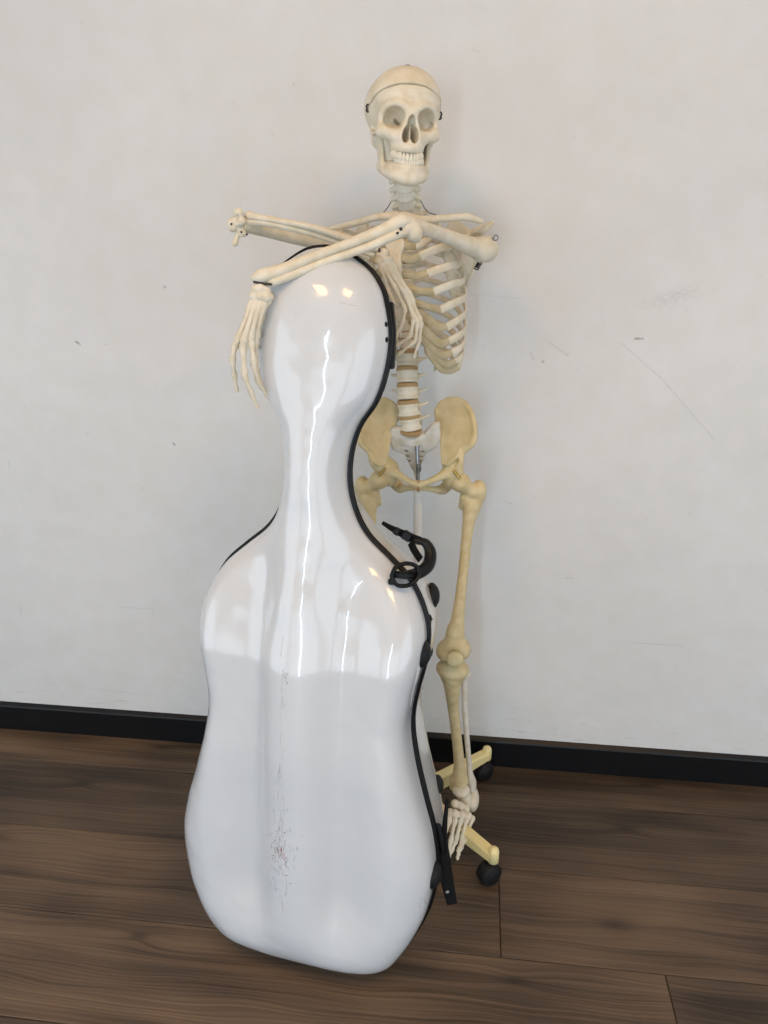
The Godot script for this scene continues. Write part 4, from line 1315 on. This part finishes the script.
func build_pelvis() -> void:
	for s in [1, -1]:
		var F := []
		var pl := [Vector3(-0.0354, 0.9845, 0.1950), Vector3(0.8854, -0.0000, 0.4648), Vector3(0.1959, 0.9068, -0.3732), poly([-0.0514, 0.0227, -0.0443, 0.0407, -0.0287, 0.0533, -0.0084, 0.0569, 0.0120, 0.0500, 0.0303, 0.0335, 0.0449, 0.0085, 0.0513, -0.0196, 0.0479, -0.0367, 0.0337, -0.0472, 0.0297, -0.0666, 0.0168, -0.0876, 0.0001, -0.0863, -0.0145, -0.0592, -0.0246, -0.0311, -0.0417, -0.0038])]
		var X: Vector3 = pl[1]
		var Y: Vector3 = pl[2]
		var pg: PackedVector2Array = pl[3]
		if s < 0:
			X = Vector3(X.x, -X.y, -X.z)
			Y = Vector3(-Y.x, Y.y, Y.z)
			for i in pg.size(): pg[i].x = -pg[i].x
		plate(F, mb(pl[0], s), X, Y, pg, 0.0042, 0.003, Vector3(3.0, 2.2, 0), 0.006)
		# crest rim and front spines
		chain(F, [mb(Vector3(-0.0738, 1.0031, 0.1720), s), mb(Vector3(-0.0625, 1.0213, 0.1580), s), mb(Vector3(-0.0378, 1.0320, 0.1660), s), mb(Vector3(-0.0126, 1.0259, 0.1920), s), mb(Vector3(0.0027, 1.0016, 0.2180), s), mb(Vector3(0.0060, 0.9732, 0.2350), s), mb(Vector3(0.0008, 0.9559, 0.2400), s), mb(Vector3(-0.0165, 0.9375, 0.2360), s), mb(Vector3(-0.0198, 0.9197, 0.2400), s), mp(Vector3(-0.0251, 0.8929, 0.2360), s)], [0.004, 0.0045, 0.0045, 0.0045, 0.005, 0.0055, 0.005, 0.0045, 0.006, 0.010], 0.006)
		# body of the bone above the hip socket
		chain(F, [mb(Vector3(-0.0668, 0.9815, 0.1780), s), mb(Vector3(-0.0530, 0.9510, 0.1900), s), mb(Vector3(-0.0451, 0.9178, 0.2080), s), mp(Vector3(-0.0419, 0.8964, 0.2220), s), mp(Vector3(-0.0392, 0.8806, 0.2260), s)], [0.006, 0.009, 0.0135, 0.0165, 0.017], 0.014)
		chain(F, [mb(Vector3(-0.0338, 0.9451, 0.2050), s), mb(Vector3(-0.0324, 0.9175, 0.2200), s), mp(Vector3(-0.0335, 0.8937, 0.2260), s)], [0.006, 0.012, 0.014], 0.014)
		ell(F, mp(Vector3(-0.0353, 0.8760, 0.2180), s), Vector3(0.021, 0.021, 0.022), 0.010)
		# pubic branch to the front joint
		chain(F, [mp(Vector3(-0.0434, 0.8965, 0.2360), s), mp(Vector3(-0.0648, 0.8891, 0.2520), s), mp(Vector3(-0.0861, 0.8815, 0.2640), s), mp(Vector3(-0.1023, 0.8780, 0.2680), s)], [0.0125, 0.0082, 0.0066, 0.0080], 0.010)
		# lower branch, sitting bone
		chain(F, [mp(Vector3(-0.1017, 0.8714, 0.2640), s), mp(Vector3(-0.0870, 0.8623, 0.2450), s), mp(Vector3(-0.0679, 0.8507, 0.2150), s), mp(Vector3(-0.0565, 0.8421, 0.1850), s), mp(Vector3(-0.0440, 0.8555, 0.1900), s)], [0.0068, 0.0062, 0.008, 0.012, 0.012], 0.007)
		var hb := bone("hip_bone", solid(F, 0.003), M.bone_yellow)
		hb.set_meta("label", "yellowed hip bone")
		put("screw", sweep(PackedVector3Array([mb(Vector3(-0.0511, 0.9118, 0.2100), s), mb(Vector3(-0.0579, 0.9142, 0.2190), s)]), [Vector2(0.0025, 0.0025)], Vector3.UP, 10), M.brass, hb)
	var G := []
	ell(G, Vector3(PX, (Vector3(-0.1069, 0.8746, 0.2680)).y, 0.268), Vector3(0.0045, 0.014, 0.008), 0.004)
	bone("pubic_disc", solid(G, 0.0018), M.disc)

var twin := {}
func paired(key: String, F: Array, cell: float, s: int, chest := false) -> ArrayMesh:   # the left one is meshed, the right one is its mirror image
	if s > 0:
		twin[key] = solid(F, cell)
		return twin[key]
	var a: Array = (twin[key] as ArrayMesh).surface_get_arrays(0)
	var v: PackedVector3Array = a[Mesh.ARRAY_VERTEX]
	var n: PackedVector3Array = a[Mesh.ARRAY_NORMAL]
	var ix: PackedInt32Array = a[Mesh.ARRAY_INDEX]
	for i in v.size():
		v[i] = mt(v[i], -1) if chest else mp(v[i], -1)
		n[i] = md(n[i], -1) if chest else Vector3(-n[i].x, n[i].y, n[i].z)
	ix.reverse()
	return array_mesh(v, n, ix)

func build_leg(s: int) -> void:
	var F := []
	# thigh bone
	var head := mp(Vector3(-0.0205, 0.8746, 0.2320), s)
	var tro := mp(Vector3(0.0210, 0.8556, 0.2220), s)
	ell(F, head, Vector3(0.0205, 0.0205, 0.0205), 0.004)
	cap(F, head, mp(Vector3(0.0048, 0.8519, 0.2260), s), 0.0125, 0.014, 0.010)
	ell(F, tro, Vector3(0.013, 0.019, 0.015), 0.010)
	chain(F, [mp(Vector3(0.0164, 0.8664, 0.2160), s), mp(Vector3(0.0196, 0.8395, 0.2200), s), mp(Vector3(0.0047, 0.8035, 0.2260), s)], [0.007, 0.012, 0.0125], 0.010)
	cap(F, mp(Vector3(-0.0091, 0.8404, 0.2260), s), mp(Vector3(-0.0167, 0.8141, 0.2150), s), 0.011, 0.006, 0.008)
	chain(F, [mp(Vector3(0.0039, 0.8234, 0.2260), s), mp(Vector3(-0.0018, 0.7600, 0.2360), s), mp(Vector3(-0.0062, 0.6829, 0.2440), s), mp(Vector3(-0.0117, 0.6027, 0.2500), s), mp(Vector3(-0.0170, 0.5377, 0.2520), s)], [0.0155, 0.0118, 0.0112, 0.0125, 0.017], 0.010)
	chain(F, [mp(Vector3(-0.0193, 0.5425, 0.2520), s), mp(Vector3(-0.0203, 0.5069, 0.2550), s)], [0.017, 0.024], 0.010)
	ell(F, mp(Vector3(-0.0416, 0.4904, 0.2550), s), Vector3(0.0180, 0.020, 0.026), 0.018)
	ell(F, mp(Vector3(-0.0003, 0.4964, 0.2560), s), Vector3(0.0170, 0.0195, 0.026), 0.018)
	ell(F, mp(Vector3(-0.0209, 0.5070, 0.2680), s), Vector3(0.018, 0.017, 0.013), 0.008)
	var fem := bone("thigh_bone", paired("thigh", F, 0.003, s), M.bone_yellow)
	put("screw", sweep(PackedVector3Array([mp(Vector3(-0.0331, 0.9034, 0.2500), s), mp(Vector3(-0.0215, 0.8903, 0.2540), s)]), [Vector2(0.003, 0.003)], Vector3.UP, 10), M.brass, fem)
	put("screw", sweep(PackedVector3Array([mp(Vector3(0.0107, 0.4970, 0.2600), s), mp(Vector3(0.0161, 0.4974, 0.2600), s)]), [Vector2(0.0018, 0.0018)], Vector3.UP, 8), M.dark_wire, fem)
	# kneecap
	F = []
	ell(F, mp(Vector3(-0.0164, 0.4992, 0.3020), s), Vector3(0.0185, 0.0195, 0.009), 0.004)
	bone("kneecap", paired("kneecap", F, 0.0022, s), M.bone_yellow)
	# shin bones
	F = []
	shape(F, 2, mp(Vector3(-0.0217, 0.4480, 0.2560), s), Vector3(0.0325, 0.0075, 0.023), 0.006, 0, Basis.from_euler(Vector3(0, 0, -0.05 * s)), 0.006)
	chain(F, [mp(Vector3(-0.0215, 0.4416, 0.2560), s), mp(Vector3(-0.0215, 0.4080, 0.2560), s), mp(Vector3(-0.0161, 0.3357, 0.2500), s), mp(Vector3(-0.0039, 0.2410, 0.2500), s), mp(Vector3(0.0027, 0.1825, 0.2500), s), mp(Vector3(0.0053, 0.1425, 0.2500), s)], [0.031, 0.0195, 0.0128, 0.0120, 0.014, 0.020], 0.018)
	cap(F, mp(Vector3(-0.0171, 0.4213, 0.2680), s), mp(Vector3(-0.0168, 0.3705, 0.2620), s), 0.008, 0.008, 0.010)
	cap(F, mp(Vector3(-0.0112, 0.1438, 0.2500), s), mp(Vector3(-0.0116, 0.1205, 0.2500), s), 0.009, 0.008, 0.008)
	bone("shin_bone", paired("shin", F, 0.003, s), M.bone_yellow)
	F = []
	chain(F, [mp(Vector3(0.0087, 0.4203, 0.2350), s), mp(Vector3(0.0061, 0.4018, 0.2350), s), mp(Vector3(0.0099, 0.3253, 0.2320), s), mp(Vector3(0.0192, 0.2340, 0.2380), s), mp(Vector3(0.0279, 0.1612, 0.2420), s), mp(Vector3(0.0337, 0.1337, 0.2430), s), mp(Vector3(0.0360, 0.1046, 0.2430), s)], [0.0105, 0.0075, 0.0066, 0.0064, 0.0072, 0.0105, 0.0075], 0.006)
	bone("calf_bone", paired("calf", F, 0.0024, s), M.bone_pale)
	build_foot(s)

func build_foot(s: int) -> void:
	var F := []
	# ankle and heel bones, then the small bones of the instep
	ell(F, mp(Vector3(0.0086, 0.1250, 0.2633), s), Vector3(0.021, 0.013, 0.024), 0.006)
	ell(F, mp(Vector3(0.0356, 0.0870, 0.2465), s), Vector3(0.017, 0.024, 0.036), 0.008)
	cap(F, mp(Vector3(0.0137, 0.1120, 0.2645), s), mp(Vector3(0.0214, 0.1000, 0.2767), s), 0.016, 0.013, 0.006)
	for p in [Vector3(-0.0040, 0.1200, 0.3059), Vector3(0.0076, 0.1160, 0.3065), Vector3(0.0215, 0.1100, 0.3046), Vector3(-0.0030, 0.1150, 0.3324), Vector3(0.0129, 0.1110, 0.3293), Vector3(0.0267, 0.1020, 0.3208), Vector3(-0.0144, 0.1140, 0.3295)]:
		ell(F, mp(p, s), Vector3(0.0098, 0.0098, 0.0115), 0.003)
	var foot := bone("foot", paired("foot", F, 0.0024, s), M.bone)
	var rays := [
		[[Vector3(-0.0160, 0.1100, 0.3442), Vector3(-0.0290, 0.0760, 0.3855)], [Vector3(-0.0309, 0.0740, 0.3895), Vector3(-0.0362, 0.0640, 0.4119)], [Vector3(-0.0361, 0.0640, 0.4148), Vector3(-0.0373, 0.0560, 0.4296)]],
		[[Vector3(-0.0024, 0.1100, 0.3457), Vector3(-0.0103, 0.0740, 0.3782)], [Vector3(-0.0112, 0.0720, 0.3822), Vector3(-0.0148, 0.0640, 0.3978)], [Vector3(-0.0147, 0.0640, 0.4007), Vector3(-0.0162, 0.0550, 0.4119)]],
		[[Vector3(0.0110, 0.1060, 0.3397), Vector3(0.0017, 0.0740, 0.3678)], [Vector3(0.0007, 0.0720, 0.3718), Vector3(-0.0063, 0.0640, 0.3881)], [Vector3(-0.0073, 0.0640, 0.3911), Vector3(-0.0122, 0.0540, 0.3989)]],
		[[Vector3(0.0235, 0.1000, 0.3316), Vector3(0.0149, 0.0720, 0.3581)], [Vector3(0.0140, 0.0700, 0.3621), Vector3(0.0091, 0.0620, 0.3812)], [Vector3(0.0081, 0.0620, 0.3843), Vector3(0.0066, 0.0520, 0.3990)]],
		[[Vector3(0.0373, 0.0900, 0.3126), Vector3(0.0240, 0.0680, 0.3528)], [Vector3(0.0218, 0.0680, 0.3591), Vector3(0.0135, 0.0600, 0.3757)], [Vector3(0.0125, 0.0600, 0.3788), Vector3(0.0085, 0.0520, 0.3886)]],
	]
	for i in 5:
		var rr := 0.0085 if i == 0 else 0.0062
		for j in 3:
			var q: Array = rays[i][j]
			put("metatarsal_bone" if j == 0 else "toe_bone", small_bone(mp(q[0], s), mp(q[1], s), rr * [1.1, 0.95, 0.8][j], Vector3(0, 0.002, 0) if j == 0 else Vector3.ZERO), M.bone, foot)

func build_arms() -> void:
	# left upper arm, from its shoulder to the elbow over the chest
	var F := []
	var sh := Vector3(0.0080, 1.3254, 0.2050)
	var el := Vector3(-0.1145, 1.3678, 0.4200)
	ell(F, Vector3(0.0136, 1.3253, 0.2000), Vector3(0.0205, 0.0215, 0.0205), 0.008)
	ell(F, Vector3(0.0063, 1.3207, 0.2220), Vector3(0.016, 0.017, 0.015), 0.010)
	chain(F, [sh, Vector3(-0.0178, 1.3317, 0.2450), Vector3(-0.0608, 1.3498, 0.3150), Vector3(-0.0917, 1.3615, 0.3750), el], [0.0205, 0.0165, 0.0122, 0.0118, 0.0135], 0.014)
	cap(F, Vector3(-0.1227, 1.3768, 0.4200), Vector3(-0.1063, 1.3557, 0.4200), 0.011, 0.0135, 0.008)
	cap(F, Vector3(-0.1079, 1.3557, 0.4200), Vector3(-0.1017, 1.3473, 0.4150), 0.010, 0.006, 0.008)
	cap(F, Vector3(-0.1270, 1.3768, 0.4250), Vector3(-0.1184, 1.3633, 0.4300), 0.009, 0.010, 0.006)
	var hl := bone("upper_arm_bone", solid(F, 0.0028), M.bone)
	# shoulder fittings
	put("eye_bolt", sweep(spline([Vector3(0.0217, 1.3450, 0.2150), Vector3(0.0255, 1.3415, 0.2150), Vector3(0.0310, 1.3416, 0.2150), Vector3(0.0326, 1.3468, 0.2150), Vector3(0.0288, 1.3502, 0.2150), Vector3(0.0252, 1.3476, 0.2150), Vector3(0.0257, 1.3398, 0.2130)], 4), [Vector2(0.0013, 0.0013)], Vector3(0, 0, 1), 6), M.steel, hl)
	put("spring", sweep(coil(Vector3(0.0015, 1.3025, 0.2100), Vector3(-0.0054, 1.2897, 0.2050), 0.0042, 4), [Vector2(0.0012, 0.0012)], Vector3(0, 0, 1), 6), M.dark_wire, hl)
	# left forearm lying on the case
	F = []
	chain(F, [Vector3(-0.1098, 1.3663, 0.4180), Vector3(-0.1247, 1.3738, 0.4320), Vector3(-0.1506, 1.3619, 0.4440), Vector3(-0.2036, 1.3413, 0.4660), Vector3(-0.2652, 1.3191, 0.4820), Vector3(-0.3117, 1.3006, 0.4930), Vector3(-0.3402, 1.2923, 0.4970), Vector3(-0.3512, 1.2894, 0.4990)], [0.009, 0.0125, 0.0095, 0.0078, 0.0078, 0.0098, 0.0115, 0.007], 0.008)
	bone("forearm_bone", solid(F, 0.0028), M.bone)
	F = []
	chain(F, [Vector3(-0.1216, 1.3588, 0.4300), Vector3(-0.1334, 1.3537, 0.4400), Vector3(-0.1733, 1.3366, 0.4550), Vector3(-0.2347, 1.3160, 0.4740), Vector3(-0.2887, 1.2953, 0.4890), Vector3(-0.3182, 1.2849, 0.4960), Vector3(-0.3261, 1.2826, 0.4970)], [0.0095, 0.0085, 0.0072, 0.0070, 0.0070, 0.0074, 0.0062], 0.008)
	bone("forearm_bone", solid(F, 0.0028), M.bone)
	var ep := bone("elbow_screw", sweep(PackedVector3Array([Vector3(-0.1264, 1.3618, 0.4300), Vector3(-0.1250, 1.3619, 0.4445)]), [Vector2(0.0027, 0.0027)], Vector3.UP, 8), M.dark_wire)
	ep = bone("elbow_screw", sweep(PackedVector3Array([Vector3(-0.1320, 1.3558, 0.4300), Vector3(-0.1299, 1.3560, 0.4505)]), [Vector2(0.0023, 0.0023)], Vector3.UP, 8), M.dark_wire)
	bone("wrist_wire", sweep(spline([Vector3(-0.3514, 1.2837, 0.5050), Vector3(-0.3384, 1.2816, 0.5060), Vector3(-0.3242, 1.2801, 0.5050)], 4), [Vector2(0.002, 0.002)], Vector3(0, 0, 1), 6), M.dark_wire)
	# left hand hanging down
	hand([Vector3(-0.3494, 1.2729, 0.5030), Vector3(-0.3412, 1.2745, 0.5030), Vector3(-0.3341, 1.2713, 0.5000), Vector3(-0.3533, 1.2622, 0.5030), Vector3(-0.3430, 1.2624, 0.5050), Vector3(-0.3339, 1.2608, 0.5030), Vector3(-0.3303, 1.2604, 0.4980)], 0.0082, [
		[[Vector3(-0.3555, 1.2529, 0.5030), Vector3(-0.3824, 1.1924, 0.5120)], [Vector3(-0.3870, 1.1859, 0.5120), Vector3(-0.3929, 1.1617, 0.5120)], [Vector3(-0.3930, 1.1593, 0.5120), Vector3(-0.3932, 1.1361, 0.5060)], [Vector3(-0.3933, 1.1344, 0.5060), Vector3(-0.3927, 1.1083, 0.5000)]],
		[[Vector3(-0.3498, 1.2517, 0.5060), Vector3(-0.3710, 1.1917, 0.5170)], [Vector3(-0.3722, 1.1853, 0.5170), Vector3(-0.3724, 1.1404, 0.5180)], [Vector3(-0.3726, 1.1371, 0.5180), Vector3(-0.3651, 1.1060, 0.5100)], [Vector3(-0.3644, 1.1035, 0.5100), Vector3(-0.3582, 1.0827, 0.5030)]],
		[[Vector3(-0.3436, 1.2517, 0.5050), Vector3(-0.3607, 1.1944, 0.5120)], [Vector3(-0.3593, 1.1896, 0.5120), Vector3(-0.3571, 1.1592, 0.5120)], [Vector3(-0.3587, 1.1555, 0.5100), Vector3(-0.3548, 1.1265, 0.5030)], [Vector3(-0.3549, 1.1248, 0.5030), Vector3(-0.3510, 1.1139, 0.4980)]],
		[[Vector3(-0.3379, 1.2514, 0.5020), Vector3(-0.3540, 1.1964, 0.5030)], [Vector3(-0.3551, 1.1916, 0.5030), Vector3(-0.3588, 1.1588, 0.5000)], [Vector3(-0.3581, 1.1555, 0.5000), Vector3(-0.3529, 1.1185, 0.4960)], [Vector3(-0.3514, 1.1152, 0.4960), Vector3(-0.3429, 1.0973, 0.4900)]],
		[[Vector3(-0.3325, 1.2557, 0.4970), Vector3(-0.3475, 1.2267, 0.4900)], [Vector3(-0.3485, 1.2235, 0.4900), Vector3(-0.3561, 1.1989, 0.4860)], [Vector3(-0.3571, 1.1965, 0.4860), Vector3(-0.3610, 1.1771, 0.4820)]],
	], 0.0068)
	# right upper arm, out to the elbow beyond the case
	F = []
	ell(F, Vector3(-0.2454, 1.3354, 0.2050), Vector3(0.021, 0.022, 0.021), 0.008)
	chain(F, [Vector3(-0.2523, 1.3373, 0.2100), Vector3(-0.2860, 1.3379, 0.2450), Vector3(-0.3287, 1.3458, 0.3050), Vector3(-0.3708, 1.3597, 0.3700), Vector3(-0.3918, 1.3677, 0.4100)], [0.019, 0.0145, 0.0112, 0.0105, 0.0115], 0.012)
	cap(F, Vector3(-0.4052, 1.3708, 0.4240), Vector3(-0.3894, 1.3739, 0.4280), 0.0085, 0.0085, 0.003)
	ell(F, Vector3(-0.3928, 1.3861, 0.4280), Vector3(0.0088, 0.0085, 0.0088), 0.0015)
	ell(F, Vector3(-0.4050, 1.3647, 0.4260), Vector3(0.0075, 0.0085, 0.008), 0.002)
	cap(F, Vector3(-0.3943, 1.3616, 0.4200), Vector3(-0.3897, 1.3546, 0.4200), 0.0078, 0.0062, 0.003)
	chain(F, [Vector3(-0.3981, 1.3554, 0.4200), Vector3(-0.4009, 1.3476, 0.4210), Vector3(-0.4038, 1.3390, 0.4220)], [0.0048, 0.0045, 0.0052], 0.002)
	ell(F, Vector3(-0.3935, 1.3769, 0.4360), Vector3(0.0022, 0.0075, 0.006), 0.0015, 1)
	ell(F, Vector3(-0.3917, 1.3540, 0.4360), Vector3(0.003, 0.0035, 0.008), 0.0015, 1)
	var hr := bone("upper_arm_bone", solid(F, 0.0022), M.bone)
	for p in [Vector3(-0.4039, 1.3693, 0.4338), Vector3(-0.3821, 1.3531, 0.4230), Vector3(-0.3896, 1.3570, 0.4285)]:
		put("screw", sweep(PackedVector3Array([p, p + Vector3(0, 0, 0.0022)]), [Vector2(0.0017, 0.0017)], Vector3.UP, 8), M.dark_wire, hr)
	# right forearm, back to the hand behind the case top
	F = []
	chain(F, [Vector3(-0.3792, 1.3824, 0.4150), Vector3(-0.3653, 1.3793, 0.4110), Vector3(-0.3240, 1.3724, 0.3950), Vector3(-0.2769, 1.3630, 0.3780), Vector3(-0.2294, 1.3469, 0.3580), Vector3(-0.1884, 1.3337, 0.3430), Vector3(-0.1769, 1.3303, 0.3380)], [0.0074, 0.0062, 0.0056, 0.0058, 0.0066, 0.0086, 0.007], 0.006)
	bone("forearm_bone", solid(F, 0.0023), M.bone)
	F = []
	chain(F, [Vector3(-0.3857, 1.3739, 0.4120), Vector3(-0.3603, 1.3724, 0.4060), Vector3(-0.3176, 1.3630, 0.3880), Vector3(-0.2707, 1.3502, 0.3680), Vector3(-0.2226, 1.3321, 0.3480), Vector3(-0.1858, 1.3204, 0.3370)], [0.0085, 0.0068, 0.0058, 0.0056, 0.0056, 0.0062], 0.006)
	bone("forearm_bone", solid(F, 0.0023), M.bone)
	bone("wrist_wire", sweep(spline([Vector3(-0.1781, 1.3386, 0.3420), Vector3(-0.1729, 1.3288, 0.3420), Vector3(-0.1712, 1.3206, 0.3420)], 4), [Vector2(0.0022, 0.0022)], Vector3(0, 0, 1), 6), M.dark_wire)
	# right hand in front of the ribs
	hand([Vector3(-0.1716, 1.3188, 0.3380), Vector3(-0.1646, 1.3222, 0.3380), Vector3(-0.1734, 1.3089, 0.3380), Vector3(-0.1627, 1.3107, 0.3400), Vector3(-0.1559, 1.3106, 0.3380), Vector3(-0.1679, 1.3024, 0.3400), Vector3(-0.1574, 1.3008, 0.3400)], 0.0078, [
		[[Vector3(-0.1641, 1.2992, 0.3430), Vector3(-0.1430, 1.2648, 0.3500)], [Vector3(-0.1413, 1.2614, 0.3500), Vector3(-0.1268, 1.2313, 0.3520)], [Vector3(-0.1259, 1.2287, 0.3520), Vector3(-0.1294, 1.2070, 0.3500)], [Vector3(-0.1303, 1.2044, 0.3500), Vector3(-0.1438, 1.1785, 0.3470)]],
		[[Vector3(-0.1571, 1.2993, 0.3430), Vector3(-0.1280, 1.2583, 0.3510)], [Vector3(-0.1266, 1.2549, 0.3510), Vector3(-0.1107, 1.2162, 0.3530)], [Vector3(-0.1097, 1.2128, 0.3530), Vector3(-0.1158, 1.1846, 0.3500)], [Vector3(-0.1167, 1.1820, 0.3500), Vector3(-0.1401, 1.1654, 0.3470)]],
		[[Vector3(-0.1538, 1.3009, 0.3410), Vector3(-0.1221, 1.2496, 0.3480)], [Vector3(-0.1211, 1.2463, 0.3480), Vector3(-0.1046, 1.2091, 0.3500)], [Vector3(-0.1037, 1.2056, 0.3500), Vector3(-0.1070, 1.1756, 0.3470)], [Vector3(-0.1079, 1.1730, 0.3470), Vector3(-0.1367, 1.1498, 0.3440)]],
		[[Vector3(-0.1506, 1.3024, 0.3380), Vector3(-0.1173, 1.2509, 0.3420)], [Vector3(-0.1164, 1.2475, 0.3420), Vector3(-0.0989, 1.2084, 0.3430)], [Vector3(-0.0980, 1.2049, 0.3430), Vector3(-0.1012, 1.1712, 0.3400)], [Vector3(-0.1021, 1.1685, 0.3400), Vector3(-0.1100, 1.1440, 0.3380)]],
		[[Vector3(-0.1677, 1.2992, 0.3420), Vector3(-0.1585, 1.2693, 0.3450)], [Vector3(-0.1576, 1.2660, 0.3450), Vector3(-0.1480, 1.2439, 0.3440)], [Vector3(-0.1471, 1.2414, 0.3440), Vector3(-0.1375, 1.2336, 0.3420)]],
	], 0.006)

func coil(a: Vector3, b: Vector3, r: float, turns: int) -> PackedVector3Array:
	var o := PackedVector3Array()
	var d := (b - a).normalized()
	var x := d.cross(Vector3(0, 0.2, 1)).normalized()
	var y := d.cross(x)
	for i in turns * 10 + 1:
		var t := TAU * i / 10.0
		o.append(a.lerp(b, float(i) / (turns * 10)) + x * cos(t) * r + y * sin(t) * r)
	return o

func hand(carpals: Array, cr: float, rays: Array, r: float) -> void:
	var F := []
	for i in carpals.size(): ell(F, carpals[i], Vector3(cr, cr * (0.9 + 0.2 * (i % 2)), cr * 0.9), 0.0025)
	var h := bone("hand", solid(F, 0.0018), M.bone)
	for q in rays:
		for j in q.size():
			var dorsal := Vector3(0, 0, 0.003)
			put("metacarpal_bone" if j == 0 else "finger_bone", small_bone(q[j][0], q[j][1], r * [1.05, 0.95, 0.82, 0.66][j], dorsal if j == 0 else Vector3.ZERO), M.bone, h)
